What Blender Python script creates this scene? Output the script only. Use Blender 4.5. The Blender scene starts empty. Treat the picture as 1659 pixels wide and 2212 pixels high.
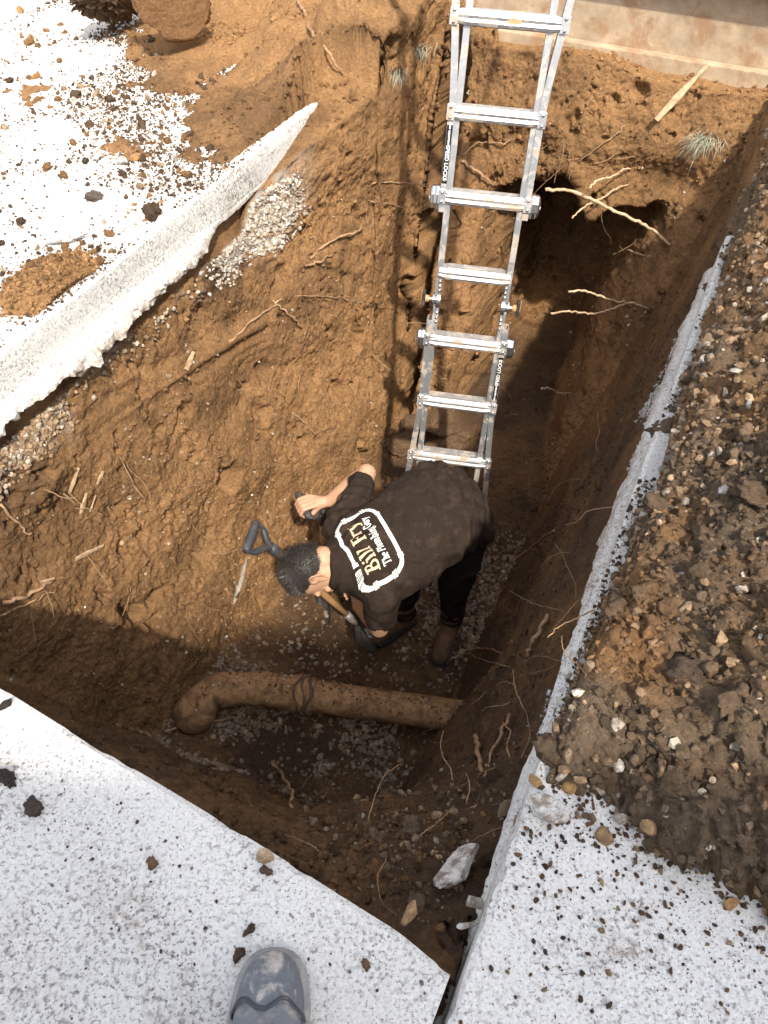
import bpy, bmesh, math, random
import numpy as np
from mathutils import Vector, Matrix, Quaternion

random.seed(7)
RNG = np.random.default_rng(11)
SC = bpy.context.scene
COL = SC.collection
R = math.radians

# ------------------------------------------------------------------ camera
PITCH = R(50.0); CAM_H = 1.45; FPX = 768.0            # focal length in pixels of a 768 x 1024 frame
cam_data = bpy.data.cameras.new('camera')
cam_data.sensor_fit = 'VERTICAL'; cam_data.sensor_height = 24.0
cam_data.lens = 24.0 * FPX / 1024.0
cam_data.clip_start = 0.02; cam_data.clip_end = 500.0
cam = bpy.data.objects.new('camera', cam_data); COL.objects.link(cam)
cam.location = (0, 0, CAM_H); cam.rotation_euler = (math.pi / 2 - PITCH, 0, 0)
SC.camera = cam

# ------------------------------------------------------------------ sky, sun, exposure
TO_SUN = Vector((.085, -.315, .42)).normalized()
SUN_EL = math.asin(TO_SUN.z); SUN_AZ = math.atan2(TO_SUN.x, TO_SUN.y)
world = bpy.data.worlds.new('World'); SC.world = world; world.use_nodes = True
wn = world.node_tree.nodes; wl = world.node_tree.links
sky = wn.new('ShaderNodeTexSky'); sky.sky_type = 'NISHITA'; sky.sun_disc = False
sky.sun_elevation = SUN_EL; sky.sun_rotation = SUN_AZ; sky.dust_density = 2.0
hs = wn.new('ShaderNodeHueSaturation'); hs.inputs['Saturation'].default_value = .45      # hazy, milky sky
wl.new(sky.outputs[0], hs.inputs['Color']); wl.new(hs.outputs[0], wn['Background'].inputs[0]); wn['Background'].inputs[1].default_value = .15
sun_d = bpy.data.lights.new('sun', 'SUN'); sun_d.energy = 2.25; sun_d.angle = R(1.4); sun_d.color = (1, .93, .82)
sun = bpy.data.objects.new('sun', sun_d); COL.objects.link(sun)
sun.rotation_euler = (-TO_SUN).to_track_quat('-Z', 'Y').to_euler(); sun.location = (4, -4, 8)
vs = SC.view_settings
vs.view_transform = 'Standard'; vs.look = 'None'; vs.gamma = 1; vs.use_curve_mapping = False
vs.exposure = 1.42
SC.cycles.max_bounces = 5; SC.cycles.diffuse_bounces = 3; SC.cycles.glossy_bounces = 2; SC.cycles.transmission_bounces = 2

# ------------------------------------------------------------------ frames: trench axes (s along the trench, w across it)
UX, UY = .43, .903
NX, NY = .903, -.43
def sw(s, w): return s * UX + w * NX, s * UY + w * NY
def to_sw(x, y): return x * UX + y * UY, x * NX + y * NY
CP, SP = math.cos(PITCH), math.sin(PITCH)
K = 768.0 / 1659.0
def ray(x, y):                       # sight line through a point of the survey sketch
    a = (x * K - 384) / FPX; v = (512 - y * K) / FPX
    return Vector((a, CP + v * SP, -SP + v * CP))
def at(x, y, z):                     # where that line meets height z
    d = ray(x, y); t = (z - CAM_H) / d.z
    return Vector((0, 0, CAM_H)) + d * t

# ------------------------------------------------------------------ noise
def _h(ix, iy, iz, seed):
    n = (ix.astype(np.uint32) * np.uint32(374761393) + iy.astype(np.uint32) * np.uint32(668265263)
         + iz.astype(np.uint32) * np.uint32(2147483647) + np.uint32(seed * 1274126177 & 0xffffffff))
    n = (n ^ (n >> np.uint32(13))) * np.uint32(1274126177)
    n = n ^ (n >> np.uint32(16))
    return (n & np.uint32(0xffff)).astype(np.float32) / 32767.5 - 1.0
def vnoise(p, seed=0):
    f = np.floor(p); i = f.astype(np.int64); t = (p - f).astype(np.float32)
    t = t * t * t * (t * (t * 6 - 15) + 10)
    x, y, z = i[:, 0], i[:, 1], i[:, 2]; tx, ty, tz = t[:, 0], t[:, 1], t[:, 2]
    def c(a, b, d): return _h(x + a, y + b, z + d, seed)
    x00 = c(0, 0, 0) * (1 - tx) + c(1, 0, 0) * tx; x10 = c(0, 1, 0) * (1 - tx) + c(1, 1, 0) * tx
    x01 = c(0, 0, 1) * (1 - tx) + c(1, 0, 1) * tx; x11 = c(0, 1, 1) * (1 - tx) + c(1, 1, 1) * tx
    return (x00 * (1 - ty) + x10 * ty) * (1 - tz) + (x01 * (1 - ty) + x11 * ty) * tz
def fbm(p, scale, octaves=3, seed=0, gain=.5):
    o = np.zeros(len(p), np.float32); a = 1.0; q = p * scale
    for k in range(octaves):
        o += a * vnoise(q, seed + k); a *= gain; q = q * 2.03 + 17.3
    return o
def sst(a, b, x):
    t = np.clip((x - a) / (b - a), 0, 1); return t * t * (3 - 2 * t)

# ------------------------------------------------------------------ mesh helpers
def set_props(o, label=None, cat=None, group=None, kind=None):
    if label: o['label'] = label
    if cat: o['category'] = cat
    if group: o['group'] = group
    if kind: o['kind'] = kind
    return o
def link(name, me, mat=None, parent=None, loc=None):
    o = bpy.data.objects.new(name, me); COL.objects.link(o)
    if mat is not None and me is not None and not me.materials: me.materials.append(mat)
    if loc is not None: o.location = loc
    if parent is not None: o.parent = parent
    return o
def empty(name, loc, label, cat, group=None):
    o = link(name, None, loc=loc); o.empty_display_size = .1
    return set_props(o, label, cat, group)
def me_np(name, verts, faces, smooth=True, cols=None):
    """verts (n,3); faces (m,k) array of one size"""
    me = bpy.data.meshes.new(name)
    verts = np.asarray(verts, np.float32); faces = np.asarray(faces, np.int32)
    m, k = faces.shape
    me.vertices.add(len(verts)); me.vertices.foreach_set('co', verts.ravel())
    me.loops.add(m * k); me.loops.foreach_set('vertex_index', faces.ravel())
    me.polygons.add(m)
    me.polygons.foreach_set('loop_start', np.arange(0, m * k, k, dtype=np.int32))
    me.polygons.foreach_set('use_smooth', np.full(m, smooth))
    me.update(calc_edges=True)
    if cols is not None:
        a = me.color_attributes.new('col', 'FLOAT_COLOR', 'POINT')
        c = np.ones((len(verts), 4), np.float32); c[:, :3] = cols
        a.data.foreach_set('color', c.ravel())
    return me
def me_bm(name, bm, smooth=False):
    me = bpy.data.meshes.new(name); bmesh.ops.recalc_face_normals(bm, faces=bm.faces); bm.to_mesh(me); bm.free()
    if smooth: me.polygons.foreach_set('use_smooth', np.full(len(me.polygons), True))
    me.update(); return me
def frame_z(d):
    d = Vector(d).normalized()
    return d.to_track_quat('Z', 'Y').to_matrix()
def add_box(bm, c, size, rot=None, bevel=0.0):
    M = Matrix.Translation(c) @ (rot.to_4x4() if rot is not None else Matrix.Identity(4)) @ Matrix.Diagonal((*size, 1))
    r = bmesh.ops.create_cube(bm, size=1, matrix=M)
    if bevel > 0:
        es = list({e for v in r['verts'] for e in v.link_edges})
        bmesh.ops.bevel(bm, geom=es, offset=bevel, segments=2, affect='EDGES', profile=.6)
def add_cyl(bm, a, b, r0, r1=None, seg=16, cap=True):
    a = Vector(a); b = Vector(b); r1 = r0 if r1 is None else r1
    M = Matrix.Translation((a + b) / 2) @ frame_z(b - a).to_4x4()
    bmesh.ops.create_cone(bm, cap_ends=cap, segments=seg, radius1=r0, radius2=r1, depth=(b - a).length, matrix=M)
def add_tube(bm, pts, radii, seg=8, cap=True):
    """tube along points; radii number, list, or list of (ra, rb)"""
    pts = [Vector(p) for p in pts]; n = len(pts)
    if not hasattr(radii, '__len__'): radii = [radii] * n
    up = None; rings = []
    for i, p in enumerate(pts):
        d = (pts[min(i + 1, n - 1)] - pts[max(i - 1, 0)]).normalized()
        if up is None:
            up = Vector((0, 0, 1)) if abs(d.z) < .9 else Vector((1, 0, 0))
        up = (up - d * up.dot(d)).normalized(); sd = d.cross(up)
        ra, rb = radii[i] if hasattr(radii[i], '__len__') else (radii[i], radii[i])
        rings.append([bm.verts.new(p + sd * math.cos(2 * math.pi * k / seg) * ra + up * math.sin(2 * math.pi * k / seg) * rb) for k in range(seg)])
    for i in range(n - 1):
        for k in range(seg):
            bm.faces.new((rings[i][k], rings[i][(k + 1) % seg], rings[i + 1][(k + 1) % seg], rings[i + 1][k]))
    if cap:
        bm.faces.new(rings[0][::-1]); bm.faces.new(rings[-1])
    return rings
def catmull(pts, n=8):
    P = [Vector(p) for p in pts]; P = [P[0] * 2 - P[1]] + P + [P[-1] * 2 - P[-2]]
    out = []
    for i in range(1, len(P) - 2):
        for k in range(n):
            t = k / n; a, b, c, d = P[i - 1], P[i], P[i + 1], P[i + 2]
            out.append(.5 * ((2 * b) + (c - a) * t + (2 * a - 5 * b + 4 * c - d) * t * t + (3 * b - a - 3 * c + d) * t ** 3))
    out.append(P[-2]); return out

# ------------------------------------------------------------------ materials
def new_mat(name):
    m = bpy.data.materials.new(name); m.use_nodes = True
    nt = m.node_tree; b = nt.nodes['Principled BSDF']
    return m, nt, b
def nd(nt, t, **kw):
    n = nt.nodes.new(t)
    for k, v in kw.items():
        if k in n.inputs.keys(): n.inputs[k].default_value = v
        else: setattr(n, k, v)
    return n
def tex_noise(nt, vec, scale, detail=4, rough=.55, dist=0):
    n = nd(nt, 'ShaderNodeTexNoise'); n.inputs['Scale'].default_value = scale
    n.inputs['Detail'].default_value = detail; n.inputs['Roughness'].default_value = rough
    n.inputs['Distortion'].default_value = dist
    nt.links.new(vec, n.inputs['Vector']); return n.outputs[0]
def ramp(nt, fac, stops, interp='LINEAR'):
    n = nd(nt, 'ShaderNodeValToRGB'); n.color_ramp.interpolation = interp
    e = n.color_ramp.elements
    while len(e) < len(stops): e.new(.5)
    for i, (p, c) in enumerate(stops):
        e[i].position = p; e[i].color = (c, c, c, 1) if not hasattr(c, '__len__') else (*c, 1)
    nt.links.new(fac, n.inputs[0]); return n.outputs[0]
def mix(nt, fac, a, b, mode='MIX'):
    n = nd(nt, 'ShaderNodeMix', data_type='RGBA', blend_type=mode)
    for sock, v in ((n.inputs[0], fac), (n.inputs[6], a), (n.inputs[7], b)):
        if isinstance(v, (int, float)): sock.default_value = v
        elif hasattr(v, '__len__'): sock.default_value = (*v, 1)
        else: nt.links.new(v, sock)
    return n.outputs[2]
def math_n(nt, op, a, b=0.0):
    n = nd(nt, 'ShaderNodeMath', operation=op)
    for sock, v in ((n.inputs[0], a), (n.inputs[1], b)):
        if isinstance(v, (int, float)): sock.default_value = v
        else: nt.links.new(v, sock)
    return n.outputs[0]
def bump(nt, b, h, strength=.5, dist=.01, prev=None):
    n = nd(nt, 'ShaderNodeBump'); n.inputs['Strength'].default_value = strength; n.inputs['Distance'].default_value = dist
    nt.links.new(h, n.inputs['Height'])
    if prev is not None: nt.links.new(prev, n.inputs['Normal'])
    nt.links.new(n.outputs[0], b.inputs['Normal']); return n.outputs[0]
def obj_co(nt): return nd(nt, 'ShaderNodeTexCoord').outputs['Object']
def gen_pos(nt): return nd(nt, 'ShaderNodeNewGeometry').outputs['Position']

def mat_soil():
    m, nt, b = new_mat('soil')
    v = gen_pos(nt)
    a = nd(nt, 'ShaderNodeVertexColor', layer_name='col').outputs[0]
    n2 = tex_noise(nt, v, 70, 6, .74); n3 = tex_noise(nt, v, 430, 1, .6)
    c = mix(nt, 1, a, ramp(nt, n2, [(.25, .5), (.75, 1.5)]), 'MULTIPLY')
    fl = ramp(nt, n3, [(.70, 0), (.76, 1)])
    c = mix(nt, math_n(nt, 'MULTIPLY', fl, .5), c, (.42, .34, .25))
    nt.links.new(c, b.inputs['Base Color'])
    b.inputs['Roughness'].default_value = .95; b.inputs['Specular IOR Level'].default_value = .15
    p = bump(nt, b, n2, 1.0, .02)
    return m
def mat_stone(name='stone', rough=.85):
    m, nt, b = new_mat(name)
    v = obj_co(nt); g = gen_pos(nt)
    a = nd(nt, 'ShaderNodeVertexColor', layer_name='col').outputs[0]
    n1 = tex_noise(nt, g, 60, 5, .6); n2 = tex_noise(nt, g, 350, 3, .6)
    c = mix(nt, 1, a, ramp(nt, n1, [(.25, .65), (.75, 1.3)]), 'MULTIPLY')
    c = mix(nt, 1, c, ramp(nt, n2, [(.25, .75), (.75, 1.25)]), 'MULTIPLY')
    c = mix(nt, math_n(nt, 'MULTIPLY', ramp(nt, tex_noise(nt, g, 38, 5, .7), [(.44, 0), (.6, 1)]), .8), c, (.17, .105, .06))
    nt.links.new(c, b.inputs['Base Color']); b.inputs['Roughness'].default_value = rough
    b.inputs['Specular IOR Level'].default_value = .25
    bump(nt, b, n2, .6, .006); return m
def mat_concrete():
    m, nt, b = new_mat('concrete')
    v = gen_pos(nt)
    big = tex_noise(nt, v, 1.6, 4, .6); mid = tex_noise(nt, v, 7, 5, .6); fine = tex_noise(nt, v, 160, 4, .7)
    base = mix(nt, ramp(nt, fine, [(.35, 0), (.65, 1)]), (.58, .56, .525), (.75, .73, .69))
    base = mix(nt, math_n(nt, 'MULTIPLY', ramp(nt, big, [(.45, 0), (.7, 1)]), .35), base, (.42, .42, .41))
    # grey damp spatter patches
    sp = ramp(nt, tex_noise(nt, v, 95, 4, .7), [(.50, 0), (.60, 1)])
    msk = ramp(nt, tex_noise(nt, v, 2.8, 6, .68, .4), [(.42, 0.10), (.60, 1)])
    base = mix(nt, math_n(nt, 'MULTIPLY', math_n(nt, 'MULTIPLY', sp, msk), .85), base, (.17, .16, .15))
    # dark specks of soil and pits
    s2 = ramp(nt, tex_noise(nt, v, 190, 3, .6), [(.60, 0), (.65, 1)])
    m2 = ramp(nt, mid, [(.36, .4), (.6, 1)])
    base = mix(nt, math_n(nt, 'MULTIPLY', math_n(nt, 'MULTIPLY', s2, m2), .85), base, (.13, .105, .085))
    s3 = ramp(nt, tex_noise(nt, v, 55, 2, .5), [(.66, 0), (.70, 1)])
    base = mix(nt, math_n(nt, 'MULTIPLY', math_n(nt, 'MULTIPLY', s3, m2), .8), base, (.15, .12, .095))
    # brown soil rubbed into the surface
    br = ramp(nt, tex_noise(nt, v, 2.7, 6, .68, .4), [(.55, 0), (.68, 1)])
    br = math_n(nt, 'MULTIPLY', br, ramp(nt, tex_noise(nt, v, 45, 4, .7), [(.42, 0), (.6, 1)]))
    base = mix(nt, math_n(nt, 'MULTIPLY', br, .8), base, (.19, .12, .07))
    # the broken underside carries soil
    zz = nd(nt, 'ShaderNodeSeparateXYZ'); nt.links.new(v, zz.inputs[0])
    low = nd(nt, 'ShaderNodeMapRange'); low.inputs[1].default_value = -.125; low.inputs[2].default_value = -.165; nt.links.new(zz.outputs[2], low.inputs[0])
    base = mix(nt, math_n(nt, 'MULTIPLY', low.outputs[0], ramp(nt, tex_noise(nt, v, 24, 5, .7), [(.40, .1), (.62, .9)])), base, (.33, .26, .19))
    nt.links.new(base, b.inputs['Base Color'])
    b.inputs['Roughness'].default_value = .9; b.inputs['Specular IOR Level'].default_value = .2
    h = math_n(nt, 'ADD', math_n(nt, 'MULTIPLY', fine, .6), math_n(nt, 'MULTIPLY', tex_noise(nt, v, 40, 4, .6), .5))
    h = math_n(nt, 'SUBTRACT', h, math_n(nt, 'MULTIPLY', s2, .4))
    bump(nt, b, h, .45, .006); return m
def mat_plain(name, col, rough=.6, metal=0.0, var=.25, scale=40, bmp=.2, bdist=.003, spec=.4, dirt=None, dirt_amt=.5, dirt_scale=14, coord='obj'):
    m, nt, b = new_mat(name)
    v = obj_co(nt) if coord == 'obj' else gen_pos(nt)
    n = tex_noise(nt, v, scale, 5, .65)
    c = mix(nt, 1, col, ramp(nt, n, [(.25, 1 - var), (.75, 1 + var)]), 'MULTIPLY')
    if dirt is not None:
        d = ramp(nt, tex_noise(nt, v, dirt_scale, 7, .72, .3), [(.5, 0), (.62, 1)])
        f = math_n(nt, 'MULTIPLY', d, dirt_amt)
        c = mix(nt, f, c, dirt)
        if metal > 0:
            nt.links.new(math_n(nt, 'SUBTRACT', metal, math_n(nt, 'MULTIPLY', f, metal)), b.inputs['Metallic'])
        nt.links.new(math_n(nt, 'ADD', rough, math_n(nt, 'MULTIPLY', f, .9 - rough)), b.inputs['Roughness'])
    else:
        b.inputs['Metallic'].default_value = metal; b.inputs['Roughness'].default_value = rough
    nt.links.new(c, b.inputs['Base Color']); b.inputs['Specular IOR Level'].default_value = spec
    if bmp > 0: bump(nt, b, n, bmp, bdist)
    return m

SOIL = mat_soil(); STONE = mat_stone(); CONC = mat_concrete()
ROOT = mat_plain('root_bark', (.34, .21, .115), .85, var=.45, scale=60, bmp=.6, bdist=.004, dirt=(.16, .085, .04), dirt_amt=.7, dirt_scale=25, coord='gen')
WOOD = mat_plain('splintered_wood', (.42, .29, .17), .8, var=.4, scale=50, bmp=.5, dirt=(.2, .11, .05), dirt_amt=.7, dirt_scale=18, coord='gen')
ALU = mat_plain('aluminium', (.60, .60, .60), .40, .85, var=.12, scale=90, bmp=.12, bdist=.001, dirt=(.36, .25, .15), dirt_amt=.85, dirt_scale=15)
ALU_WET = mat_plain('aluminium_casting', (.6, .61, .62), .22, .95, var=.2, scale=50, bmp=.15, bdist=.002)
BLACK_PL = mat_plain('black_plastic', (.03, .032, .036), .42, var=.3, scale=60, bmp=.1, dirt=(.15, .1, .07), dirt_amt=.5, dirt_scale=25)
ORANGE_PL = mat_plain('tan_plastic', (.5, .27, .1), .5, var=.2, bmp=.1)

# ------------------------------------------------------------------ ground: one sheet with the trench in it
C1 = np.array((.37, .205, .090)); C2 = np.array((.195, .108, .050)); C3 = np.array((.085, .052, .031)); C4 = np.array((.50, .475, .43)); C5 = np.array((.225, .158, .102))
SLAB_T = .135
W_L, W_R, S_N = -1.81, .016, .29                     # slab edges: left, right, near
n_near, n_right, n_far, n_left = 190, 430, 225, 500
tt = lambda n: np.arange(n) / n
side = np.concatenate([np.full(n_near, 0), np.full(n_right, 1), np.full(n_far, 2), np.full(n_left, 3)])
frac = np.concatenate([tt(n_near), tt(n_right), tt(n_far), tt(n_left)])
NT = len(side)
def rect_loop(s0, s1, w0, w1):
    S = np.empty(NT); W = np.empty(NT)
    k = side == 0; S[k] = s0; W[k] = w0 + (w1 - w0) * frac[k]
    k = side == 1; S[k] = s0 + (s1 - s0) * frac[k]; W[k] = w1
    k = side == 2; S[k] = s1; W[k] = w1 + (w0 - w1) * frac[k]
    k = side == 3; S[k] = s1 + (s0 - s1) * frac[k]; W[k] = w0
    return S, W
def csmooth(a, n):
    if n < 1: return a
    k = np.hanning(2 * n + 3)[1:-1]; k /= k.sum()
    e = np.concatenate([a[-n:], a, a[:n]])
    return np.convolve(e, k, 'valid')
def floor_z(S, W):
    z = -1.72 - .2 * sst(1.32, 1.7, S) + .12 * sst(2.9, 3.4, S)
    z = z + .10 * sst(1.1, .75, S)
    return z
def bank_z(S, W, d):
    """top of the loose soil that lies round the hole"""
    z = np.full(len(S), -.26)
    P = np.stack([S, W, np.zeros(len(S))], 1)
    nz = fbm(P, 2.2, 3, 5)
    # left: soil thrown over the far end of the left slab
    line = S - (1.98 + 1.02 * (W_L - W)) + .22 * nz
    ragged = fbm(P, 14, 3, 6)
    left = -.028 + .34 * sst(.1, 1.9, line) * (.75 + .35 * nz) + .032 * sst(-.25, .45, line) + .010 * ragged * sst(-.4, .2, line)
    left = np.where(line > -.6, left, -.06)
    # a patch by the edge
    bl = np.exp(-(((S - 1.5) / .17) ** 2 + ((W + 1.93) / .11) ** 2) * 1.1)
    left = np.maximum(left, -.03 + .085 * bl + .012 * nz * bl)
    ml = sst(W_L - .035, W_L - .055, W)
    beyond = sst(2.85, 3.30, S)
    zl = np.where(W < -1.45, left * np.maximum(ml, beyond) + -.26 * (1 - np.maximum(ml, beyond)), -.26)
    ramp_ = np.interp(S, [2.35, 2.5, 3.2, 3.4], [-.30, -.165, -.005, .05]) + .012 * nz        # soil that climbs up the slab's face
    zl = np.where((W >= W_L - .03) & (W < -1.3) & (S < 3.4), np.maximum(zl * (S > 3.3) - .26 * (S <= 3.3), ramp_), zl)
    # far left shoulder where no slab is left
    sh = .03 + .16 * sst(-1.5, -2.2, W) + .10 * sst(3.2, 4.0, S) + .03 * nz
    shm = beyond * sst(-2.9, -2.1, W - .5 * (S - 3.2))
    zl = np.where((W < -1.3) & (S > 3.0), np.maximum(zl, (-.26 + (sh + .26) * shm)), zl)
    z = np.maximum(z, zl)
    # far bank in front of the house wall
    fb = .065 + .035 * nz - .05 * sst(-.9, -.3, W) * sst(.1, -.3, W)
    z = np.where((S > 3.6) & (W >= -1.6), np.maximum(z, -.26 + (fb + .26) * sst(3.62, 3.85, S)), z)
    # right heap on the right slab
    top = .46 * sst(-.16, .60, W - .03) * sst(.0, .06, W - .03) * sst(.55, 1.25, S + .12 * nz) * (1 - .35 * sst(.75, 1.5, W))
    lip = .085 * sst(.02, .075, W + .012 * nz) * sst(.60, .74, S + .1 * nz - .25 * (W - .1) * (W < .25)) + .03 * sst(.95, 1.3, S) * sst(.03, .07, W)
    rt = -.03 + top + lip + .03 * nz * sst(.6, .9, S)
    gone = sst(.024, .045, W + .012 * fbm(P, 9, 2, 8)) * sst(.5, .6, S)
    rt = -.26 + (rt + .26) * np.maximum(gone, sst(2.75, 2.95, S))
    rt = np.where(S > 2.75, rt + (.05 * nz - .1 * sst(2.9, 3.3, S) * sst(.6, .1, W)) * sst(2.75, 3.2, S), rt)
    cf = np.exp(-(((W - .0) / .20) ** 2 + ((S - .30) / .16) ** 2))
    z = np.where((W < W_R) & (d < .2), np.maximum(z, -.26 + .17 * cf), z)
    z = np.where(W > -.2, np.maximum(z, np.where(W > .0, rt, -.26)), z)
    return z
# rim / wall / floor loops
rowsS, rowsW, rowsZ, rowsD = [], [], [], []
ds = np.concatenate([[40, 14, 6], np.arange(2.4, .9, -.05), np.arange(.9, .004, -.0115)])
far_left = (side == 3) & (frac < .2)
def rim_rect(d):
    S, W = rect_loop(S_N - .012 - d, 3.93 + d, W_L + .005 - d, W_R - .006 + d)
    pull = np.where(side == 3, .26 * sst(.40, .1, frac), 0) + np.where(side == 2, .26 * sst(.55, .98, frac), 0)
    W = W + pull * np.clip(1 - d / .8, 0, 1)
    return S, W
for d in ds:
    S, W = rim_rect(d)
    Z = bank_z(S, W, d)
    if d > 2.4: Z = np.full(NT, -.3)
    rowsS.append(S); rowsW.append(W); rowsZ.append(Z); rowsD.append(np.full(NT, -d))
S, W = rim_rect(0); rimZ = csmooth(bank_z(S, W, 0), 2)
NV = 232
Lc = np.linspace(0, 1, NV)
fz_l = None
for v in Lc:
    e = v ** .9
    S, W = rect_loop(S_N - .012 + .50 * v ** .75, 3.93 - .74 * v ** 1.1, W_L + .005 + .34 * v ** 1.1, W_R - .006 - .43 * (.75 * v + .25 * v * v))
    pull = np.where(side == 3, .26 * sst(.40, .1, frac), 0) + np.where(side == 2, .26 * sst(.55, .98, frac), 0)
    W = W + pull * (1 - .9 * v)
    cor = np.where(side == 0, sst(.62, .97, frac), 0) + np.where(side == 1, sst(.17, .02, frac), 0)
    S = S + cor * .22 * np.sin(math.pi * min(1, v * 1.1)) ** .7 * (side == 0) + cor * .10 * (side == 1) * v
    W = W - cor * .16 * np.sin(math.pi * min(1, v * 1.1)) ** .7 * (side == 1)
    # an undercut in the far bank below its crust
    und = np.where(side == 2, 1, 0) * sst(.70, .62, frac) * sst(.04, .34, frac); nzl = .05 * fbm(np.stack([frac * 9, frac * 0, frac * 0 + 2], 1).astype(np.float32), 1, 3, 77); und2 = np.where(side == 2, 1, 0) * sst(.95, .75, frac) * sst(0.0, .12, frac)
    S = S + und * ((.62 + .74 * v ** 1.1) * sst(.30 + nzl, .37 + nzl, v)) + und2 * .08 * sst(.14, .24, v) * sst(.8, .4, v)
    # dark cut in the far left corner, standing in for the ladder rail's shadow
    shadow_slot = np.where(side == 2, sst(.905, .925, frac) * sst(.985, .975, frac), 0)
    S = csmooth(S, int(2 + 14 * v)); W = csmooth(W, int(2 + 14 * v))
    S = np.minimum(S + shadow_slot * .45 * sst(.0, .1, v), np.maximum(S, 4.0))
    zb = floor_z(S, W)
    Z = rimZ + (zb - rimZ) * v
    rowsS.append(S); rowsW.append(W); rowsZ.append(Z); rowsD.append(np.full(NT, v))
baseS, baseW = rowsS[-1].copy(), rowsW[-1].copy()
NF = 66
cs = np.clip(baseS, 1.35, 3.0); cw = np.full(NT, -.92)
for q in np.linspace(0, 1, NF + 1)[1:]:
    q2 = q
    S = baseS + (cs - baseS) * q2; W = baseW + (cw - baseW) * q2
    rowsS.append(S); rowsW.append(W); rowsZ.append(floor_z(S, W) - .0 + .05 * (sst(.12, 0, np.full(NT, q)) ) - .05); rowsD.append(np.full(NT, 1 + q))
GS = np.array(rowsS); GW = np.array(rowsW); GZ = np.array(rowsZ); GD = np.array(rowsD)
NRW = GS.shape[0]
GX = GS * UX + GW * NX; GY = GS * UY + GW * NY
P = np.stack([GX, GY, GZ], 2)
def grid_normals(P):
    a = np.roll(P, -1, 1) - np.roll(P, 1, 1)
    b = np.empty_like(P); b[1:-1] = P[2:] - P[:-2]; b[0] = P[1] - P[0]; b[-1] = P[-1] - P[-2]
    n = np.cross(b, a); l = np.linalg.norm(n, axis=2, keepdims=True); return n / np.maximum(l, 1e-9)
Nn = grid_normals(P)
if Nn[-20, :, 2].mean() < 0: Nn = -Nn
pf = P.reshape(-1, 3).astype(np.float32)
gs = GS.ravel(); gw = GW.ravel(); gz = GZ.ravel(); gd = GD.ravel(); gside = np.tile(side, NRW)
swz = np.stack([gs, gw, gz], 1).astype(np.float32)
big = fbm(swz, 2.6, 2, 21); mid = fbm(swz, 9, 3, 31); sm = fbm(swz, 34, 3, 41, .6)
rid = 1 - np.abs(fbm(swz, 6, 3, 51)); rid = np.clip(rid, 0, 1) ** 3
isl = (gside == 3); iswall = (gd >= 0) & (gd <= 1)
amp = np.where(iswall, 1.0, .55)
amp = amp * np.where(gd < 0, sst(0, .3, -gd) * .6 + .4, 1) * sst(2.4, 2.0, -gd)
clod = np.clip(fbm(swz, 21, 3, 61, .55), -.2, 1) 
rightwall = (gside == 1) & iswall
disp = amp * (.045 * big * np.where(iswall, sst(0, .12, gd), 1) + .010 * mid + .0045 * sm + .006 * clod)
patchy = sst(-.15, .5, fbm(swz, 2.2, 3, 63))
lump = (.25 + .9 * patchy) * np.abs(fbm(swz, 13, 2, 64, .55)) + .55 * np.abs(fbm(swz, 42, 2, 66, .6)) + .012 * 0
fine = RNG.random(len(gs)).astype(np.float32) - .5
disp += amp * (.0095 * lump - .004 + .0075 * fine) * np.where(gd < 0, 1.5, 1.0)
disp = disp * np.where(rightwall, .6, 1.0)
# cavities and torn-off lumps
hole = np.clip(fbm(swz, 5.5, 3, 71) - .62, 0, 1)
disp -= np.where(iswall & (gside != 1), .20 * hole, 0)
hole2 = np.clip(fbm(swz, 17, 3, 73) - .72, 0, 1); disp -= np.where(iswall, .11 * hole2, 0)
crk = np.clip(.06 - np.abs(fbm(swz, 7.5, 3, 75)), 0, 1) / .06 * sst(.1, .5, fbm(swz, 3, 2, 76)); disp -= np.where(iswall & (gside != 1), .018 * crk, 0)
# scrape marks of the bucket on the left wall: grooves that run down and away
gy = (gz + .47) + .227 * (gs - 1.386) + .03 * np.sin(gs * 2.3)
band = np.exp(-(gy / .095) ** 2) * sst(1.1, 1.4, gs) * sst(2.55, 2.2, gs)
gro = fbm(np.stack([gy * 24, gs * .8, gs * 0 + 3], 1).astype(np.float32), 1, 2, 81)
disp = np.where(isl & iswall, disp * (1 - .8 * band) + band * .020 * gro, disp)
# heap is rougher
heap = (gd < 0) & (gside == 1) & (gd > -1.6)
disp += np.where(heap, (.020 * np.clip(fbm(swz, 13, 3, 91), -.3, 1) + .030 * np.abs(fbm(swz, 17, 2, 93)) + .016 * np.abs(fbm(swz, 44, 2, 94)) - .018 + .022 * fine) * sst(.05, .12, gw), 0)
# keep the sheet under the slabs clear of them
under = (gd < 0) & (gz < -.2)
disp = np.where(under, np.minimum(disp, 0) * .3, disp)
nf = Nn.reshape(-1, 3)
pf = pf + nf * disp[:, None].astype(np.float32)
# colours of the soils
pn = fbm(swz, 3.1, 4, 101, .6) + .35 * fbm(swz, 24, 3, 107, .6); pm = fbm(swz, 11, 3, 111)
def lerp(a, b, t): return a + (b - a) * np.clip(t, 0, 1)[:, None]
col = np.repeat(C2[None], len(gs), 0)
lay = fbm(np.stack([gs * 1.1, gw * 0, gz * 7 + .8 * gs], 1).astype(np.float32), 1, 3, 163)
t_left = .80 + .5 * pn + .2 * pm + .35 * lay
colL = lerp(np.repeat(C2[None], len(gs), 0), np.repeat(C1[None], len(gs), 0), t_left)
colL = lerp(colL, C3[None] * np.ones((len(gs), 1)) * 1.3, sst(.15, .6, fbm(swz, 2.3, 3, 121) + .25) * sst(-.75, -.3, gz) * sst(3.1, 2.6, gs) * .8)
colL = lerp(colL, C2[None] * np.ones((len(gs), 1)), sst(1.5, .9, gs) * .55)
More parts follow.
